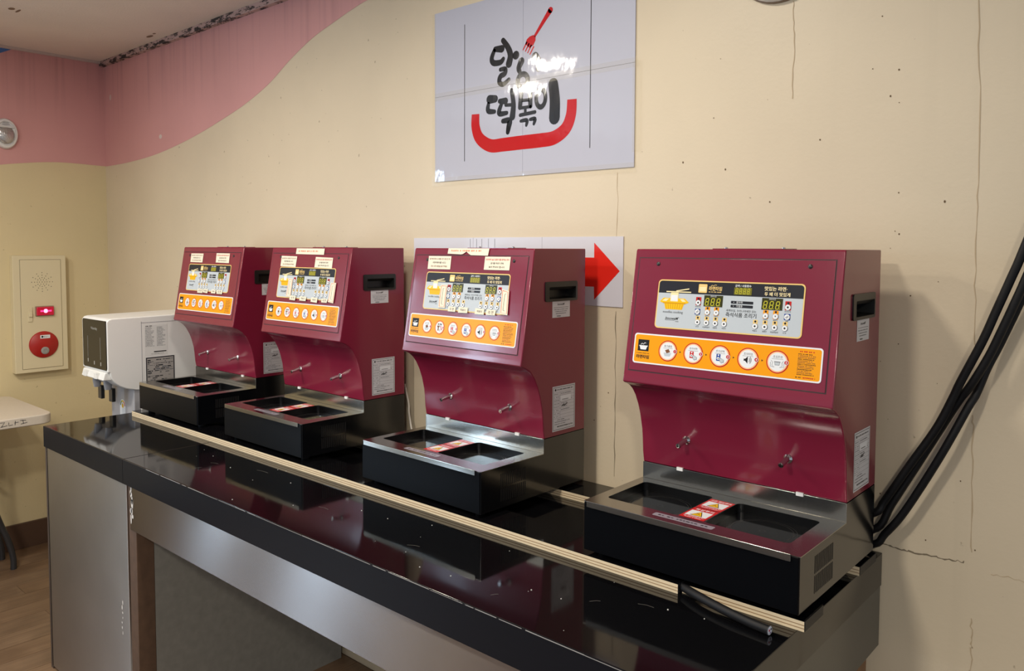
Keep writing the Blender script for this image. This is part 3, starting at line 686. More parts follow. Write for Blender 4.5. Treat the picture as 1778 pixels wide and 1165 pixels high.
def make_cooker(label, i, six, notes):
    mx, my, mt = [(-1.4983, -.4470, .0069), (-.8755, -.4492, -.0038), (-.1594, -.4552, -.0197), (.5745, -.4592, .0019)][i]
    c, s = math.cos(mt), math.sin(mt)
    loc = (mx+c*(-.22)-s*(D/2), my+s*(-.22)+c*(D/2), CT+.018)
    t = thing('noodle_cooker', label, 'noodle cooker', loc, mt, 'noodle cookers on the counter')
    # base housing (open under the steel plate)
    def base():
        pr = [(0, HB), (D, HB), (D, HS-.0004), (V1, HS-.0004), (V1, HP), (0, HP)]; mb = MB(); n = 6
        vs = [Lc(a, v, z) for a in (0, W) for v, z in pr]
        return mb.add(vs, [tuple(range(6)), tuple(reversed(range(6, 12)))]+[(k, (k+1) % n, (k+1) % n+n, k+n) for k in (0, 1, 3, 5)])
    obj('base_housing', base, BLACKG, t, key='base', bevel=.0015)
    obj('front_panel', lambda: MB().box(-.2185, .2185, -D/2-.0022, -D/2, HB-.018+.001, HP-.018-.0005), FRONTB, t, key='fpanel', bevel=.001)
    for a, v in ((.03, .03), (.41, .03), (.03, .35), (.41, .35)):
        obj('foot', lambda: MB().lathe((0, 0, 0), (0, 0, 1), [(0, 0), (.012, 0), (.012, HB-.018), (0, HB-.018)], 16), BLACKM, t, key='foot', loc=Lc(a, v, .018))
    # cooktop plate with riser
    if 'plate' not in CACHE:
        me = holed_plate(rr_m(-.001, -.001, .441, V1, .004), [rr_m(a0, WV0, a1, WV1, .01) for a0, a1 in WELLS], 0, .0014, 'cooktop_plate', STEEL)
        CACHE['plate'] = me
    pl = link('cooktop_plate', CACHE['plate'], t, Lc(0, 0, HP))
    obj('splash_riser', lambda: MB().box(-.22, .22, V1-D/2-.0016, V1-D/2, HP-.0166, HS-.018), STEEL, t, key='riser', bevel=.0006)
    obj('front_trim', lambda: MB().box(.009-.22, .4255-.22, -D/2-.005, -D/2-.0022, .1155-.018, .1282-.018), STEEL, t, key='trim', bevel=.001)
    for a0, a1 in WELLS:
        def well():
            lp = rr_m(a0, WV0, a1, WV1, .01); n = len(lp); mb = MB()
            vs = [(x-.22, y-D/2, z) for z in (HP-.018+.0008, HP-.018-.017) for x, y in lp]
            return mb.add(vs, [(k, (k+1) % n, (k+1) % n+n, k+n) for k in range(n)])
        wo = obj('heating_well', well, WELLB, t, key='well%.3f' % a0)
        def glass():
            q = Decal(Lc(a0, WV0, HP-.016), (1, 0, 0), (0, 1, 0), (0, 0, 1))
            w_, h_ = (a1-a0)*1000, (WV1-WV0)*1000; q.rect(0, 0, w_, h_, GLASS, 0)
            gr = mat('glass_ring_print', (46, 46, 44), .3)
            for r0 in (62, 56): q.ring(w_/2, h_/2, r0, r0+.9, gr, 1, 40)
            q.ring(w_/2, h_/2, 5, 5.6, gr, 1, 14); return q
        obj('ceramic_glass', glass, None, wo, key='glass%.3f' % a0, normals=False)
    for v, ws in ((.080, '화상주의'), (.148, '고온 화상주의')):
        obj('warning_sticker', warning_print(ws), None, t, key='warn'+ws, loc=Lc(.213, v, HP+.0016), normals=False)
    def lab():
        q = Decal(Lc(0, 0, HP+.0016), (1, 0, 0), (0, 1, 0), (0, 0, 1)); q.rrect(146, 17, 271, 34.5, 4, SILVERLAB, 0)
        q.dashes(156, 262, 26, 5, PNAVY, 1, 12, gap=.5); return q
    obj('caution_label', lab, None, t, key='lab', normals=False)
    for a in (.092, .352):
        obj('clip', lambda: MB().box(-.007, .007, -.002, .002, -.003, .004), PLASTW, t, key='clip', loc=Lc(a, V1-.002, HS-.001))
    # red upper body
    if 'body' not in CACHE: CACHE['body'] = body_mesh()
    bo = link('upper_body', CACHE['body'], t); bv = bo.modifiers.new('bevel', 'BEVEL'); bv.width = .003; bv.segments = 3; bv.limit_method = 'ANGLE'; bv.angle_limit = math.radians(50); bv.harden_normals = True
    def seam():
        o = [(10.2, 17.8), (426.3, 17.8), (426.3, 260.8), (10.2, 260.8)]; n_ = [(12.4, 20), (424.1, 20), (424.1, 258.6), (12.4, 258.6)]
        q = face_decal(.0003); q.add([q.P(p, 0) for p in o+n_], [(k, (k+1) % 4, (k+1) % 4+4, k+4) for k in range(4)]); return q
    dr = obj('service_door', lambda: face_slab([(12.4, 20), (424.1, 20), (424.1, 258.6), (12.4, 258.6)], 0, .0012), RED, t, key='door', bevel=.0008)
    obj('door_seam', seam, REDSEAM, dr, key='seam', normals=False)
    for a, b in ((58.6, 31.6), (378.7, 31.6)):
        obj('screw', lambda: MB().lathe((0, 0, 0), F_n, [(.0042, 0), (.0042, .0012), (.0030, .0020), (0, .0021)], 14), BLACKP, dr, key='screw', loc=F_O+Vector((a*.001, 0, 0))+F_down*b*.001+F_n*.001, smooth=40)
    # control panel
    cp = obj('control_panel', lambda: face_slab(Decal.rr(64.5, 64.5, 374, 166, 8), .0010, .0021), PGOLD, t, key='cpanel')
    obj('panel_print', panel_print, None, cp, key='cprint', normals=False, kind='stuff')
    for nm, args in (('timer_display', (172.3, 93.6, 212.5, 116, 3, LCD, 4)), ('timer_display', (293, 93.6, 333.4, 116, 3, LCD, 4)), ('count_display', (234.6, 75.8, 270.8, 89.8, 4, LCD2, 0))):
        obj(nm, display(*args), None, cp, key='disp%.1f' % args[0], normals=False)
    for a, b, k in BUTTONS:
        obj('button', button(k), None, cp, key='btn'+k, loc=F_O+Vector((a*.001, 0, 0))+F_down*b*.001+F_n*.0026, normals=False)
    # orange instruction strip
    st = obj('instruction_strip', lambda: face_slab(Decal.rr(20, 180, 416, 243, 6), .0010, .0019), PWHITE, t, key='strip')
    obj('strip_print', strip_print(six), None, st, key='sprint%d' % six, normals=False, kind='stuff')
    kinds = ('bowl', 'packs', 'red', 'blue', 'horn', 'hands') if six else ('bowl', 'red', 'blue', 'horn', 'hands')
    xs = (92, 142.2, 192.5, 242.5, 292.7, 342.4) if six else (101.9, 159.6, 217.6, 275.4, 333.4)
    for k, (kd, x) in enumerate(zip(kinds, xs)):
        obj('step_icon', step_icon(kd, 18.2 if six else 21.4, k+1), None, st, key='icon%d%s' % (six, kd), normals=False, loc=F_O+Vector((x*.001, 0, 0))+F_down*.212+F_n*.0024)
    # water nozzles
    for a in (.110, .330):
        z0 = .228; v0 = .2146
        nz = obj('nozzle', lambda: MB().tube([(0, .004, 0), (0, -.012, -.001), (0, -.0355, -.006), (0, -.036, -.0061), (0, -.034, -.0057)], [.0052, .0052, .0052, .0036, .0034], 14, caps=False), CHROME, t, key='nozzle', loc=Lc(a, v0, z0), smooth=40)
        obj('collar', lambda: MB().lathe((0, .002, 0), (0, -1, 0), [(.009, 0), (.009, .004), (.0055, .0075), (.0052, .008)], 18), CHROME, nz, key='collar', smooth=40)
        obj('bore', lambda: MB().lathe((0, -.034, -.0056), (0, -1, -.2), [(0, 0), (.0034, 0), (.0034, .0018)], 12), BLACKM, nz, key='bore')
    # handles in both sides
    for sd in (0, 1):
        def handle():
            mb = MB(); x0 = 0.0
            o = Decal.rr(222, 502, 348, 551, 5, 3); n_ = Decal.rr(HV0*1000, HZ0*1000, HV1*1000, HZ1*1000, 3, 3); n = len(o)
            f = lambda p, x: Vector((x, p[0]*.001-D/2, p[1]*.001-.018))
            rings = [[f(p, -.0005) for p in o], [f(p, .003) for p in o], [f(p, .0035) for p in n_], [f((285+(p[0]-285)*.96, 521+(p[1]-521)*.86), -.03) for p in n_]]
            vs = sum(rings, []); fs = [(j*n+k, j*n+(k+1) % n, (j+1)*n+(k+1) % n, (j+1)*n+k) for j in range(3) for k in range(n)]+[tuple(range(3*n, 4*n))]
            return mb.add(vs, fs)
        def flap():
            y0, y1 = HV0-D/2, HV1-D/2
            return MB().add([(.0033, y0, HZ1-.018), (.0033, y1, HZ1-.018), (-.012, y1, HZ1-.018), (-.012, y0, HZ1-.018), (-.006, y0, HZ1-.026), (-.006, y1, HZ1-.026), (-.016, y1, HZ1-.026), (-.016, y0, HZ1-.026)], [(0, 1, 2, 3), (4, 5, 6, 7), (0, 1, 5, 4), (2, 3, 7, 6), (1, 2, 6, 5), (0, 3, 7, 4)])
        ho = obj('side_handle', handle, BLACKP, t, key='handle', loc=(.22, 0, 0) if sd else (-.22, 0, 0), smooth=30); 
        if not sd: ho.scale = (-1, 1, 1)
        obj('grip', flap, BLACKP, ho, key='flap')
    obj('service_sticker', service_print, None, t, key='serv', normals=False)
    obj('certificate_label', cert_print, None, t, key='cert', normals=False)
    obj('vent_grille', vent_print, None, t, key='vent', normals=False, kind='stuff')
    hp_ = obj('top_plate', lambda: MB().box(.15-.22, .30-.22, .24-D/2, .31-D/2, HT-.018, HT-.018+.0016), RED, t, key='tplate')
    for a in (.163, .287):
        obj('plate_screw', lambda: MB().lathe((0, 0, 0), (0, 0, 1), [(.004, 0), (.004, .002), (.002, .0034), (0, .0036)], 12), CHROME, hp_, key='pscrew', loc=Lc(a, .275, HT+.0016), smooth=40)
    notes(t)
    return t

NOTE_T = {'L': (('용기에 면과 스프를 모두 넣으신 후', PBROWN), ('라면/떡볶이를 누르고', PBLACK), ('조리 시작 버튼을 눌러 주세요', PBROWN)),
          'R': (('조리하여 높은 물추가를 원하실 경우', PRED), ('용기를 꺼내기 전에', PBLACK), ('눌러 주셔야 됩니다', PBLACK))}
def quad_note(t, name, pts, kind, seed=0, lift=.0022, label=None):
    """a slip of paper stuck to the slanted face: pts are its four corners in mm"""
    mb = face_slab(pts, lift, lift+.0004, PAPER)
    q = face_decal(lift+.0005); (x0, y0), (x1, y1), (x2, y2), (x3, y3) = pts
    cx = (x0+x1+x2+x3)/4; w = (x1-x0); ys = (y0+y1)/2; h = ((y3+y2)-(y0+y1))/2; 
    if kind in NOTE_T:
        for k, (s_, m_) in enumerate(NOTE_T[kind]):
            q.text(s_, cx, ys+h*(.22+.28*k), w=w*(.9, .58, .72)[k] if kind == 'L' else w*(.92, .5, .62)[k], h=h*.15, m=m_, l=1, bold=.012)
    elif kind == 'frame':
        i_ = 3.2
        a = [(x0+i_, y0+i_), (x1-i_, y1+i_), (x2-i_, y2-i_), (x3+i_, y3-i_), (x0+i_, y0+i_)]; q.line(a, 1.5, mat('print_salmon', (222, 96, 72), .5), 1)
        q.line([(cx+2, ys+9), (cx-2, ys+11), (cx-2, ys+h-10), (cx+3, ys+h-9)], 1.1, PBLACK, 1)
    elif kind == 'tape':
        q.dashes(x0+14, x1-34, (y0+y3)/2, 5, mat('print_faded_red', (214, 132, 96), .5), 1, seed, gap=.4)
    else:
        q.text(kind, cx, ys+h/2, w=w*.55, m=PBLACK, l=1)
    o = obj(name, mb, PAPER, t); p = obj('note_print', q, None, o, normals=False, kind='stuff')
    if label: o['label'] = label
    return o
def notes_1(t):
    quad_note(t, 'paper_note', [(68, 24.5), (162, 24.5), (162, 58.4), (70, 58)], 'L'); quad_note(t, 'paper_note', [(258, 22.5), (352, 23), (354, 58), (261, 57)], 'R')
    for p, s_ in (([(161, 157), (199, 158), (199, 173), (161, 173)], '라 면'), ([(203, 157), (238, 157), (236, 172), (202, 170.5)], '떡볶이'), ([(264, 157), (293, 157), (293, 171), (262, 171)], '떡볶이'), ([(301, 157.5), (341, 157.5), (340, 171.5), (302, 171.5)], '라 면')): quad_note(t, 'paper_tag', p, s_, lift=.0044)
def notes_2(t):
    quad_note(t, 'tape_strip', [(146.4, 2.4), (301, 3.3), (301, 23), (146, 21.5)], 'tape', 5)
    quad_note(t, 'paper_note', [(65, 28.1), (155.5, 29.3), (154, 64.4), (65.5, 62.5)], 'L'); quad_note(t, 'paper_note', [(259.8, 30), (351.2, 32), (352, 65.6), (259.3, 63.3)], 'R')
    quad_note(t, 'framed_note', [(127, 102), (152, 103), (152.4, 163.5), (126, 161.5)], 'frame', lift=.0044); quad_note(t, 'framed_note', [(360.2, 109), (387.5, 109.3), (385.7, 171.7), (357.7, 169)], 'frame', lift=.0044)
    for p, s_ in (([(151, 157.2), (182.8, 158.7), (180.5, 172.7), (148, 171.3)], '라 면'), ([(206.6, 157.7), (241.4, 158.4), (239.7, 171.9), (205, 171.5)], '떡볶이'), ([(269.5, 158.3), (301.7, 159.1), (301.5, 174.5), (267.5, 172.5)], '떡볶이'), ([(325, 159.3), (355, 160), (353, 171.9), (324, 171.8)], '라 면')): quad_note(t, 'paper_tag', p, s_, lift=.0049)
def notes_3(t):
    # torn tape: outline with a bite out of the lower edge
    o = face_slab([(138.4, .5), (289.9, .8), (287.8, 19.2), (226, 18.4), (217, 14.5), (208, 9), (203, 12), (196, 15.5), (189, 16.6), (137.1, 15)], .0022, .0026, PAPER)
    tp = obj('torn_tape_strip', o, PAPER, t); q = face_decal(.0027); q.dashes(150, 262, 7, 4.6, mat('print_faded_red', (214, 132, 96), .5), 1, 8, gap=.4); obj('note_print', q, None, tp, normals=False, kind='stuff')
    quad_note(t, 'paper_note', [(64, 21.9), (153.2, 21.7), (154.5, 57.2), (65, 57.4)], 'L'); quad_note(t, 'paper_note', [(278.6, 21.7), (366.9, 21.6), (367.2, 55.1), (279, 55.3)], 'R')
    quad_note(t, 'framed_note', [(129, 98.5), (154.2, 98.8), (155, 160), (129, 160)], 'frame', lift=.0044); quad_note(t, 'framed_note', [(352.5, 102.6), (377, 106.1), (380.7, 165.6), (355, 164)], 'frame', lift=.0044)
    for p, s_ in (([(168.9, 154.9), (196.1, 155.3), (196.7, 168), (168.5, 168)], '라 면'), ([(207.7, 154.7), (241.6, 154.5), (241.4, 168.5), (207.6, 169.3)], '떡볶이'), ([(269, 154.4), (300.8, 155.3), (300.7, 169.3), (268.3, 169.2)], '떡볶이'), ([(309.2, 155.3), (341, 155.8), (339.2, 168.7), (307.8, 168.9)], '라 면')): quad_note(t, 'paper_tag', p, s_, lift=.0049)
make_cooker('maroon twin noodle cooker next to the white water dispenser, farthest from the camera', 0, True, notes_1)
make_cooker('maroon twin noodle cooker with an unbroken tape strip, second from the dispenser', 1, True, notes_2)
make_cooker('maroon twin noodle cooker with torn paper tape on its top edge, before the red arrow', 2, True, notes_3)
make_cooker('nearest maroon twin noodle cooker, its panel free of paper notes, beside black cables', 3, False, lambda t: None)

# ================================================================ poster and arrow sign
POSTER = mat('laminated_poster_white', (190, 192, 206), 0.05, spec=0.5, bump=.5, bscale=(16, 16, 9))
INK = mat('poster_ink_black', (34, 34, 38), 0.07, spec=.5, bump=.5, bscale=(16, 16, 9))
INKR = mat('poster_ink_red', (192, 34, 40), 0.07, spec=.5, bump=.5, bscale=(16, 16, 9))
TAPE = mat('clear_tape', (226, 214, 180), 0.1, alpha=0.10)
def plate_xz(x0, x1, z0, z1, y0, y1): return MB().box(x0, x1, y0, y1, z0, z1)
po = thing('logo_poster', 'white laminated poster with a brushed food logo, red fork and red bowl curve', 'poster', (-.425, 0, 1.98))
PX0, PX1, PXM, PZ0, PZ1, PZM = -.793, -.051, -.4265, 1.722, 2.246, 1.986
for x0, x1 in ((PX0, PXM-.0004), (PXM+.0004, PX1)):
    for z0, z1 in ((PZ0, PZM-.0004), (PZM+.0004, PZ1)):
        obj('sheet', at(plate_xz(x0, x1, z0, z1, -.0035, -.001), po), POSTER, po)
d = Decal((0, -.0037, 0), (1, 0, 0), (0, 0, 1), (0, -1, 0), unit=1.0)
def brush(pts, w, m=INK, l=1):
    q = smoothpath([(x, 0, z) for x, z in pts], 5) if len(pts) > 2 else [Vector((x, 0, z)) for x, z in pts]
    n = len(q)
    ws = [w*(0.85+.3*math.sin(math.pi*min(1, k/max(1, n-1)))) for k in range(n)] if not isinstance(w, (list, tuple)) else [w[0]+(w[-1]-w[0])*k/(n-1) for k in range(n)]
    d.line([(p.x, p.z) for p in q], ws, m, l, cap=True)
K = .0155
brush([(-.534, 2.096), (-.508, 2.093)], [.016, .022]); brush([(-.538, 2.092), (-.548, 2.071), (-.540, 2.057), (-.513, 2.055), (-.502, 2.063)], K)
brush([(-.503, 2.116), (-.484, 2.093), (-.474, 2.069), (-.480, 2.046)], [.016, .024]); d.disc(-.453, 2.066, .0125, INK, 1, 16)
brush([(-.513, 2.034), (-.494, 2.033), (-.496, 2.02), (-.513, 2.014), (-.517, 1.998), (-.502, 1.990), (-.480, 2.001)], .0145)
brush([(-.432, 2.046), (-.442, 2.028), (-.438, 2.016)], [.022, .014]); brush([(-.381, 2.052), (-.368, 2.034), (-.37, 2.016)], [.024, .018])
d.ring(-.427, 1.990, .011, .027, INK, 1, 24)
brush([(-.556, 1.953), (-.534, 1.952)], [.026, .022]); brush([(-.561, 1.94), (-.562, 1.92), (-.536, 1.915)], .0145)
brush([(-.516, 1.943), (-.493, 1.941)], [.014, .020]); brush([(-.508, 1.935), (-.518, 1.915), (-.514, 1.906), (-.488, 1.906)], .0145)
brush([(-.469, 1.968), (-.462, 1.928), (-.466, 1.893)], [.014, .022]); brush([(-.492, 1.929), (-.468, 1.927)], .012)
brush([(-.503, 1.884), (-.477, 1.883), (-.480, 1.866), (-.484, 1.850)], .0165)
brush([(-.433, 1.953), (-.437, 1.916)], [.017, .015]); brush([(-.399, 1.955), (-.398, 1.916)], [.017, .015]); brush([(-.433, 1.935), (-.398, 1.933)], .011); brush([(-.435, 1.914), (-.398, 1.914)], .011)
brush([(-.417, 1.912), (-.417, 1.90)], .012); brush([(-.436, 1.894), (-.381, 1.897)], .0125)
brush([(-.434, 1.877), (-.411, 1.877), (-.413, 1.863)], .0105); brush([(-.399, 1.878), (-.381, 1.878), (-.385, 1.864)], .0105)
vs = []; nseg = 28
for r0, r1 in ((.010, .017), (.0235, .032)): vs += [d.P((-.36+r0*math.cos(2*math.pi*i/nseg), 1.933+r1*math.sin(2*math.pi*i/nseg)), 1) for i in range(nseg)]
d.add(vs, [(i, (i+1) % nseg, (i+1) % nseg+nseg, i+nseg) for i in range(nseg)], INK)
brush([(-.316, 1.966), (-.310, 1.92), (-.311, 1.874)], [.034, .038])
obj('lettering', at(d, po), INK, po, normals=False)
d = Decal((0, -.0037, 0), (1, 0, 0), (0, 0, 1), (0, -1, 0), unit=1.0)
bowl = smoothpath([(-.614, 0, 1.916), (-.614, 0, 1.878), (-.597, 0, 1.842), (-.553, 0, 1.817), (-.50, 0, 1.8155), (-.429, 0, 1.816), (-.36, 0, 1.816), (-.312, 0, 1.819), (-.272, 0, 1.84), (-.254, 0, 1.875), (-.2505, 0, 1.917)], 6)
d.line([(p.x, p.z) for p in bowl], [.032+.008*math.sin(math.pi*k/(len(bowl)-1)) for k in range(len(bowl))], INKR, 1)
obj('bowl_mark', at(d, po), INKR, po, normals=False)
d = Decal((0, -.0037, 0), (1, 0, 0), (0, 0, 1), (0, -1, 0), unit=1.0)
d.line([(-.327, 2.169), (-.345, 2.15), (-.384, 2.107)], [.017, .013, .008], INKR, 1); d.disc(-.327, 2.169, .0085, INKR, 1, 14)
d.poly([(-.389, 2.112), (-.402, 2.110), (-.412, 2.104), (-.418, 2.092), (-.402, 2.078), (-.388, 2.084), (-.380, 2.096), (-.380, 2.107)], INKR, 1)
for k in range(4):
    x, z = -.4155+k*.0085, 2.093-k*.0055; d.line([(x+.004, z+.004), (x-.011, z-.017)], [.0052, .0036], INKR, 1)
obj('fork_mark', at(d, po), INKR, po, normals=False)
for x, z0, z1 in ((-.661, 1.778, 2.19), (-.190, 1.781, 2.246)):
    d = Decal((0, -.0037, 0), (1, 0, 0), (0, 0, 1), (0, -1, 0), unit=1.0); d.line([(x, z0), (x+.001, z1)], .0022, INK, 1); obj('rule_line', at(d, po), INK, po, normals=False)
for x0, x1, z0, z1 in ((PX0-.012, PX1+.006, PZ0-.014, PZ0+.012), (PX0-.014, PX0+.006, PZ0, PZ1), (PX1-.006, PX1+.02, 1.76, 1.99), (PX0, PX1+.01, PZM-.012, PZM+.012)):
    d = Decal((0, -.0042, 0), (1, 0, 0), (0, 0, 1), (0, -1, 0), unit=1.0); d.rect(x0, z0, x1, z1, TAPE); obj('clear_tape', at(d, po), TAPE, po, normals=False)

ar = thing('arrow_sign', 'white paper sign with a big red arrow pointing right, behind the cookers', 'sign', (-.488, 0, 1.45))
SP = mat('sign_paper', (210, 208, 216), 0.3, spec=.4)
SR = mat('sign_red', (222, 40, 28), 0.3, spec=.4)
for x0, x1 in ((-.895, -.625), (-.624, -.354), (-.353, -.081)):
    obj('sheet', at(plate_xz(x0, x1, 1.36, 1.545, -.003, -.001), ar), SP, ar)
d = Decal((0, -.0032, 0), (1, 0, 0), (0, 0, 1), (0, -1, 0), unit=1.0)
d.poly([(-.45, 1.411), (-.173, 1.411), (-.172, 1.376), (-.091, 1.4545), (-.173, 1.529), (-.173, 1.489), (-.45, 1.489)], SR); obj('red_arrow', at(d, ar), SR, ar, normals=False)
d = Decal((0, -.0032, 0), (1, 0, 0), (0, 0, 1), (0, -1, 0), unit=1.0)
for x in (-.637, -.610, -.588, -.561, -.535): d.line([(x, 1.43), (x, 1.541)], .0016, None)
obj('sign_print_lines', at(d, ar), mat('sign_grey', (120, 120, 126), .4), ar, kind='stuff', normals=False)

# ================================================================ water dispenser beyond the counter's left end
DX0, DX1, DYF, DYB, DZT = -2.300, -2.060, -.516, -.06, 1.240
stand = thing('appliance_stand', 'plain steel stand under the white water dispenser, hidden behind the counter', 'stand', (-2.18, -.22, 0))
obj('stand_top', MB().box(-.14, .12, -.20, .18, .74, .76), DOORST, stand, bevel=.002)
for x in (-.125, .105):
    for y in (-.18, .16): obj('leg', MB().box(x-.014, x+.014, y-.014, y+.014, 0, .74), DOORST, stand)
dp = thing('water_dispenser', 'white countertop water dispenser with a black touch panel', 'water dispenser', (-2.18, -.28, .76))
def dsp(mb): return at(mb, dp)
side_pr = [(DYF, 1.035), (DYF, DZT-.012), (DYF+.008, DZT-.003), (DYF+.02, DZT), (DYB, DZT+.004), (DYB, .765), (-.392, .765), (-.392, .955)]
# concave throat under the head
for k in range(7):
    a = k/6*math.pi/2; side_pr.append((-.392-.118*math.sin(a)*0.98, .955+.078*(1-math.cos(a))*1.0))
mb = MB().prism(side_pr, lambda p, x: Vector((x, p[0], p[1])), DX0, DX1)
obj('body', dsp(mb), PLASTW, dp, bevel=.007, seg=3)
mb = MB().prism([(p[0]*.001, p[1]*.001) for p in Decal.rr(DX0*1000+12, 1042, DX1*1000-4, DZT*1000-9, 9)], lambda p, y: Vector((p[0], y, p[1])), DYF-.0025, DYF+.002)
pn = obj('touch_panel', dsp(mb), mat('panel_smoked_glass', (16, 15, 14), .06, spec=.22), dp, bevel=.0008)
d = Decal((0, DYF-.0028, 0), (1, 0, 0), (0, 0, 1), (0, -1, 0), unit=1.0); lg = mat('panel_print_grey', (150, 148, 142), .4)
for x, z in ((-2.238, 1.125), (-2.118, 1.125)): d.line([(x, z-.045), (x, z+.04)], .0022, lg)
for x, z in ((-2.238, 1.068), (-2.178, 1.062), (-2.116, 1.062)): d.rect(x-.004, z-.006, x+.004, z+.008, lg)
d.ey = Vector((0, 0, -1)); d.text('Waterday', -2.175, -1.196, w=.06, m=lg, bold=.01)
obj('panel_print', dsp(d), None, pn, kind='stuff', normals=False)
mb = MB().prism([(-.47, 1.0), (-.53, 1.004), (-.522, 1.034), (-.42, 1.034)], lambda p, x: Vector((x, p[0], p[1])), DX0+.018, DX1-.012)
ln = obj('tap_bar', dsp(mb), PLASTW, dp, bevel=.004)
for x in (-2.235, -2.13):
    obj('tap_button', dsp(MB().box(x-.012, x+.012, -.536, -.524, 1.006, 1.03)), PLASTW, ln, bevel=.002)
    obj('spout', dsp(MB().lathe((x-.024, -.480, .955), (0, 0, 1), [(.0, 0), (.012, 0), (.016, .025), (.016, .05)], 16)), PLASTG, ln, smooth=40)
    lv = obj('dispense_lever', dsp(MB().box(x-.044, x-.012, -.470, -.456, .905, .958)), BLACKP, ln, bevel=.002)
obj('drip_back', dsp(MB().box(DX0+.02, DX1-.006, -.418, -.390, .77, .96)), PLASTG, dp, bevel=.004)
d = Decal((-2.172, -.4185, .868), (1, 0, 0), (0, 0, 1), (0, -1, 0), unit=1.0)
d.poly([(-.026, -.028), (.026, -.028), (.026, .012)]+[(.026*math.cos(a), .012+.026*math.sin(a)) for a in [k*math.pi/10 for k in range(1, 10)]]+[(-.026, .012)], PWHITE, 0)
for k, c in enumerate(((60, 120, 60), (150, 160, 40), (226, 196, 30), (220, 120, 30), (190, 40, 40))):
    a0, a1 = math.pi*(1-k/5), math.pi*(1-(k+1)/5)
    d.poly([(.023*math.cos(a0), .012+.023*math.sin(a0)), (.023*math.cos(a1), .012+.023*math.sin(a1)), (.016*math.cos(a1), .012+.016*math.sin(a1)), (.016*math.cos(a0), .012+.016*math.sin(a0))], mat('energy_arc_%d' % k, c, .5), 1)
d.disc(0, .012, .009, PYEL, 1, 14); d.line([(0, .008), (0, .026)], .002, PBLACK, 2)
obj('energy_label', dsp(d), None, dp, normals=False)
d = Decal((DX1+.0006, 0, 0), (0, 1, 0), (0, 0, 1), (1, 0, 0), unit=1.0); r_ = random.Random(4)
d.rect(-.375, 1.085, -.285, 1.205, mat('rating_label', (214, 214, 212), .5), 0)
for k in range(17):
    for x0 in (-.372, -.327): d.dashes(x0, x0+r_.uniform(.02, .036), 1.196-k*.0046, .0022, PGREYT, 1, 200+k, gap=.3)
d.dashes(-.37, -.345, 1.202, .004, PBLACK, 1, 1); d.rect(-.34, 1.097, -.29, 1.101, PBLACK, 1); d.dashes(-.35, -.30, 1.091, .002, PGREYT, 1, 6)
obj('rating_label', dsp(d), None, dp, normals=False, kind='stuff')
d = Decal((DX1+.0006, 0, 0), (0, 1, 0), (0, 0, 1), (1, 0, 0), unit=1.0)
d.rect(-.372, .955, -.258, 1.078, PNAVY, 0); d.rect(-.368, .959, -.262, 1.074, mat('worn_label_grey', (158, 154, 150), .6), 1)
for k in range(15):
    x = -.366
    while x < -.266:
        L_ = r_.uniform(.003, .02)
        if r_.random() < .6: d.rect(x, 1.068-k*.0072, min(x+L_, -.264), 1.068-k*.0072-r_.uniform(.001, .0045), PNAVY if r_.random() < .7 else PGREYT, 2)
        x += L_+.002
obj('worn_label', dsp(d), None, dp, normals=False, kind='stuff')
obj('side_seam', dsp(MB().box(DX1, DX1+.0006, -.388, -.386, .95, 1.222).box(DX1, DX1+.0006, -.388, -.06, 1.216, 1.218)), PLASTG, dp)

# ================================================================ fire alarm box and emergency lamp on the end wall
BOXM = mat('alarm_box_cream', (216, 204, 170), .4)
al = thing('fire_alarm_box', 'cream fire alarm box with a glowing red lamp and a round red button', 'alarm box', (XL, -.337, 1.175))
def alm(mb): return at(mb, al)
AX = XL+.045
obj('housing', alm(MB().box(XL, AX, -.459, -.2185, .886, 1.469)), BOXM, al, bevel=.003)
dr = obj('door', alm(MB().box(AX, AX+.003, -.427, -.2445, .906, 1.447)), BOXM, al, bevel=.0012)
sm = MB()
for a in ((-.4285, -.427, .905, 1.448), (-.2445, -.243, .905, 1.448), (-.4285, -.243, .9045, .906), (-.4285, -.243, 1.447, 1.4485)): sm.box(AX-.0005, AX+.0008, *a)
obj('door_gap', alm(sm), mat('alarm_gap', (110, 98, 72), .7), dr)
d = Decal((AX+.0032, -.331, 1.336), (0, 1, 0), (0, 0, 1), (1, 0, 0), unit=1.0)
d.disc(0, 0, .0022, BLACKM, 1, 7)
for k in range(12):
    a = 2*math.pi*k/12
    for j, r0 in enumerate((.012, .022, .034, .047)):
        if j % 2 == 0 and k % 2 and j == 0: continue
        d.disc(r0*math.cos(a), r0*math.sin(a), .0020, BLACKM, 1, 7)
obj('speaker_holes', alm(d), BLACKM, dr, kind='stuff', normals=False)
lm = obj('lamp_base', alm(MB().box(AX+.003, AX+.010, -.367, -.282, 1.166, 1.216)), mat('alarm_lamp_rim', (150, 120, 100), .5), al, bevel=.003)
obj('lamp_lens', alm(MB().box(AX+.010, AX+.022, -.363, -.286, 1.170, 1.212)), mat('alarm_lamp_red', (150, 20, 40), .2, emit=((255, 20, 70), .25)), lm, bevel=.004)
obj('lamp_glow', alm(MB().lathe((AX+.0222, -.324, 1.192), (1, 0, 0), [(0, .0006), (.009, .0004), (.010, 0)], 14)), mat('alarm_lamp_core', (255, 150, 190), .3, emit=((255, 130, 180), 3.0)), lm)
obj('lamp_filament', alm(MB().box(AX+.0222, AX+.0226, -.348, -.298, 1.188, 1.196)), mat('alarm_lamp_bar', (255, 60, 130), .3, emit=((255, 50, 120), 2.0)), lm)
sw = obj('phone_jack', alm(MB().box(AX+.003, AX+.008, -.399, -.380, 1.140, 1.212)), BOXM, al, bevel=.001)
obj('jack_cover', alm(MB().box(AX+.008, AX+.016, -.397, -.382, 1.165, 1.185)), BOXM, sw, bevel=.002)
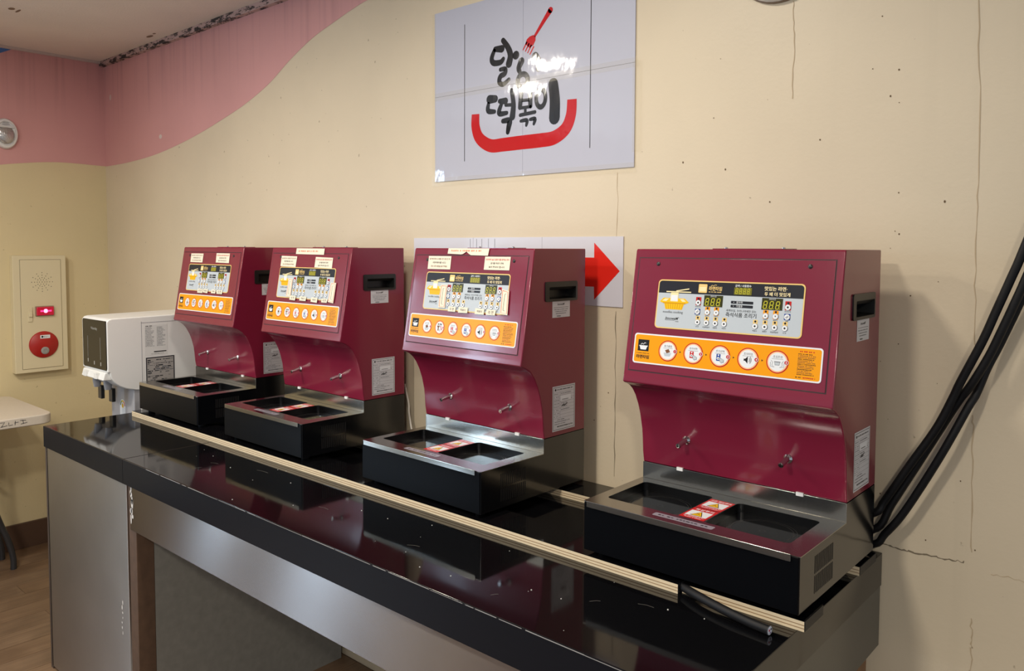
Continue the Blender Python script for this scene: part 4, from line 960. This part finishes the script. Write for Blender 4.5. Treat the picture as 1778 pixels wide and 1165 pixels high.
bt = obj('call_point', alm(MB().lathe((AX+.003, -.332, 1.023), (1, 0, 0), [(.0665, 0), (.0665, .004), (.063, .008), (0, .009)], 40)), mat('call_point_red', (168, 30, 24), .4, var=.12, vscale=60), al, smooth=50)
obj('push_button', alm(MB().lathe((AX+.012, -.329, .993), (1, 0, 0), [(.0185, 0), (.0185, .002), (.014, .004), (.008, .0042), (.007, .002), (0, .002)], 20)), mat('push_button_grey', (150, 148, 144), .5), bt, smooth=40)
d = Decal((AX+.0124, -.327, 1.0625), (0, 1, 0), (0, 0, -1), (1, 0, 0), unit=1.0)
d.rect(-.0225, -.0085, .0225, .0085, PWHITE, 0); d.disc(-.013, 0, .005, PBLACK, 1, 10); d.text('발신기', .004, 0, w=.022, m=PBLACK, l=1)
obj('name_label', alm(d), None, bt, normals=False)

em = thing('emergency_lamp', 'round white emergency lamp with a clear ribbed lens, high on the pink end wall', 'wall lamp', (XL, -.462, 2.06))
obj('rim', MB().lathe((0, 0, 0), (1, 0, 0), [(.052, 0), (.0545, .012), (.050, .024), (.043, .026), (.041, .02), (.0, .018)], 32), PLASTW, em, smooth=40).scale = (1, 1, 1.36)
ln = obj('lens', MB().lathe((.018, 0, -.006), (1, 0, 0), [(.038, 0), (.036, .008), (.025, .013), (0, .015)], 20), mat('lamp_lens', (190, 188, 186), .1, metal=.7, bump=.9, bscale=(160, 160, 160)), em, smooth=60); ln.scale = (1, 1, 1.2)
obj('hood', MB().box(.02, .03, -.036, .036, .028, .036), PLASTW, em, bevel=.003)
for k in range(3): obj('vent_slit', MB().box(.0235, .0255, -.016+.003*k, .016-.003*k, .042+.008*k, .0445+.008*k), PLASTG, em)

wd = thing('wall_disc', 'white round fixture on the back wall, cut off by the top of the picture', 'wall fixture', (.325, 0, 2.172))
obj('cover', MB().lathe((0, 0, 0), (0, -1, 0), [(.110, 0), (.110, .020), (.104, .028), (0, .030)], 48), PLASTW, wd, smooth=40)
obj('rim', MB().lathe((0, 0, 0), (0, -1, 0), [(.1125, 0), (.1125, .006), (.110, .007)], 48), mat('rim_brown', (140, 116, 88), .5), wd)

# ================================================================ folding table at the left edge
TBL = mat('table_granite_cream', (206, 196, 182), .45, var=.08, vscale=120)
TLEG = mat('table_leg_grey', (58, 58, 60), .35, metal=.3)
tb = thing('folding_table', 'cream-topped folding table with bent dark metal legs by the end wall', 'table', (-3.02, -1.4, 0))
TX0, TX1, TY0, TY1, TZ = -.305, .305, -.90, .912, .785
tpo = [(p[0]*.001, p[1]*.001) for p in Decal.rr(TX0*1000, TY0*1000, TX1*1000, TY1*1000, 55, 6)]
tt = obj('table_top', MB().prism(tpo, lambda p, z: Vector((p[0], p[1], z)), TZ-.043, TZ), TBL, tb, bevel=.006)
d = Decal((TX1+.0006, .70, TZ-.02), (0, 1, 0), (0, 0, 1), (1, 0, 0), unit=1.0)
for pts in ([(0, .008), (.02, .009), (.008, -.009)], [(.004, -.01), (.03, -.006)], [(.035, .006), (.035, -.008), (.05, -.006)], [(.06, .009), (.058, -.009)], [(.056, .001), (.072, .002)], [(.078, .008), (.10, .006)], [(.08, -.008), (.105, -.004)], [(.088, .009), (.09, -.008)]): d.line(pts, .0022, None)
obj('pen_marks', d, mat('pen_black', (50, 50, 54), .6), tt, kind='stuff', normals=False)
for yb, sgn in ((.70, 1), (-.68, -1)):
    for sx in (-1, 1):
        lx_ = -.155+sx*.085
        obj('leg', MB().tube(smoothpath([(lx_, yb+.045*sgn, TZ-.045), (lx_, yb+.06*sgn, .50), (lx_, yb+.065*sgn, .36), (lx_, yb+.085*sgn, .26), (lx_, yb+.125*sgn, .14), (lx_, yb+.142*sgn, .06), (lx_, yb+.143*sgn, .003)], 5), .0135, 12), TLEG, tb, smooth=60)
    obj('crossbar', MB().tube([(-.24, yb+.062*sgn, .43), (-.07, yb+.062*sgn, .43)], .010, 10), TLEG, tb, smooth=60)

# ================================================================ cables
CAB = mat('black_cable', (13, 13, 16), .55, spec=.3)
def cable(label, pts, r, name='power_cable', m=CAB, group=None):
    ox, oy, oz = pts[0]; q = smoothpath([(x-ox, y-oy, z-oz) for x, y, z in pts], 5)
    o = obj(name, MB().tube(q, r, 12), m, None, smooth=60, loc=(ox, oy, oz)); return tag(o, label, 'cable', group)
c1 = [(.40, -.045, .925), (.50, -.045, .945), (.57, -.055, .978), (.586, -.05, 1.004), (.631, -.05, 1.086), (.676, -.05, 1.166), (.703, -.05, 1.229), (.716, -.052, 1.263), (.75, -.055, 1.342), (.771, -.055, 1.401), (.793, -.055, 1.463), (.81, -.055, 1.513), (.86, -.05, 1.68), (.92, -.04, 1.95), (.95, -.02, 2.2), (.955, -.015, 2.46)]
c2 = [(.40, -.03, .905), (.50, -.03, .918), (.571, -.045, .943), (.596, -.038, .996), (.638, -.034, 1.080), (.680, -.031, 1.164), (.712, -.036, 1.226), (.733, -.045, 1.259), (.760, -.048, 1.314), (.78, -.05, 1.365), (.799, -.05, 1.417), (.816, -.05, 1.466), (.88, -.05, 1.66), (.95, -.04, 1.95), (.99, -.02, 2.2), (.995, -.015, 2.46)]
c3 = [(.40, -.028, .888), (.50, -.03, .894), (.569, -.05, .911), (.588, -.05, .936), (.618, -.05, .98), (.657, -.05, 1.055), (.694, -.05, 1.133), (.727, -.037, 1.213), (.738, -.027, 1.239), (.754, -.019, 1.291), (.771, -.015, 1.334), (.791, -.015, 1.387), (.814, -.018, 1.446), (.90, -.022, 1.65), (.98, -.04, 1.95), (1.03, -.02, 2.2), (1.035, -.015, 2.46)]
def shift(c, dx, dz): return [(x+(dx if k > 1 else 0), y, z+(dz if k > 1 else 0)) for k, (x, y, z) in enumerate(c)]
cable('uppermost thick black cable rising along the wall from behind the nearest cooker', c1, .0077)
cable('middle thick black cable of the three climbing the wall by the nearest cooker', c2, .0077)
cable('lowest thick black cable, hanging apart below the other two on the wall', c3, .0076)
# extra strand lying against the upper two near the cooker
cable('thin white cord hanging down the wall behind the second cooker', [(-.935, -.012, 1.06), (-.915, -.012, 1.0), (-.904, -.02, .972), (-.89, -.026, .94), (-.872, -.034, .915), (-.84, -.04, .885)], .0035, 'white_cable', mat('white_cord', (205, 200, 190), .5))
stub = thing('cut_cable_end', 'short cut end of black cable lying on the counter before the nearest cooker', 'cable', (.36, -.46, CT))
pts = [(.33, -.440, .889), (.353, -.452, .890), (.40, -.474, .892), (.46, -.492, .891), (.51, -.501, .889), (.545, -.5045, .8885)]
q = smoothpath([(x-.36, y+.46, z-CT) for x, y, z in pts], 5)
obj('sheath', MB().tube(q, .0078, 14, caps=False), CAB, stub, smooth=60)
ax = (q[-1]-q[-2]).normalized()
obj('cut_face', MB().lathe(q[-1]-ax*.001, ax, [(0, .0012), (.0066, .0012), (.0078, 0)], 16), mat('cable_filler_white', (205, 212, 228), .5), stub)
b_ = ax.cross(Vector((0, 0, 1))).normalized()
for k, c in enumerate(((150, 40, 60), (60, 60, 70), (130, 120, 150))):
    a = k*2.1+.4; obj('core', MB().lathe(q[-1]+(b_*math.cos(a)+Vector((0, 0, 1))*math.sin(a))*.0034, ax, [(.0019, 0), (.0019, .0008), (0, .0008)], 8), mat('cable_core_%d' % k, c, .4), stub)

# ================================================================ ceiling lamps (outside the picture; the last is an added fill light)
for (lx, ly, lw, pw), wh in zip(LAMPS, ('over the far half of the counter, nearer the wall', 'over the far half of the counter, farther from the wall', 'close to the wall above the third cooker', 'above the aisle in front of the nearest cooker', 'added at the back right of the room for ambient fill')):
    t = thing('ceiling_light', 'round white downlight '+wh, 'ceiling light', (lx, ly, CEIL))
    obj('trim_ring', MB().lathe((0, 0, 0), (0, 0, -1), [(lw/2+.028, 0), (lw/2+.026, .02), (lw/2+.004, .03), (lw/2+.002, .02), (0, .018)], 32), PLASTW, t, smooth=40)

if TMP is not None:
    _c = TMP.data; bpy.data.objects.remove(TMP); bpy.data.curves.remove(_c)
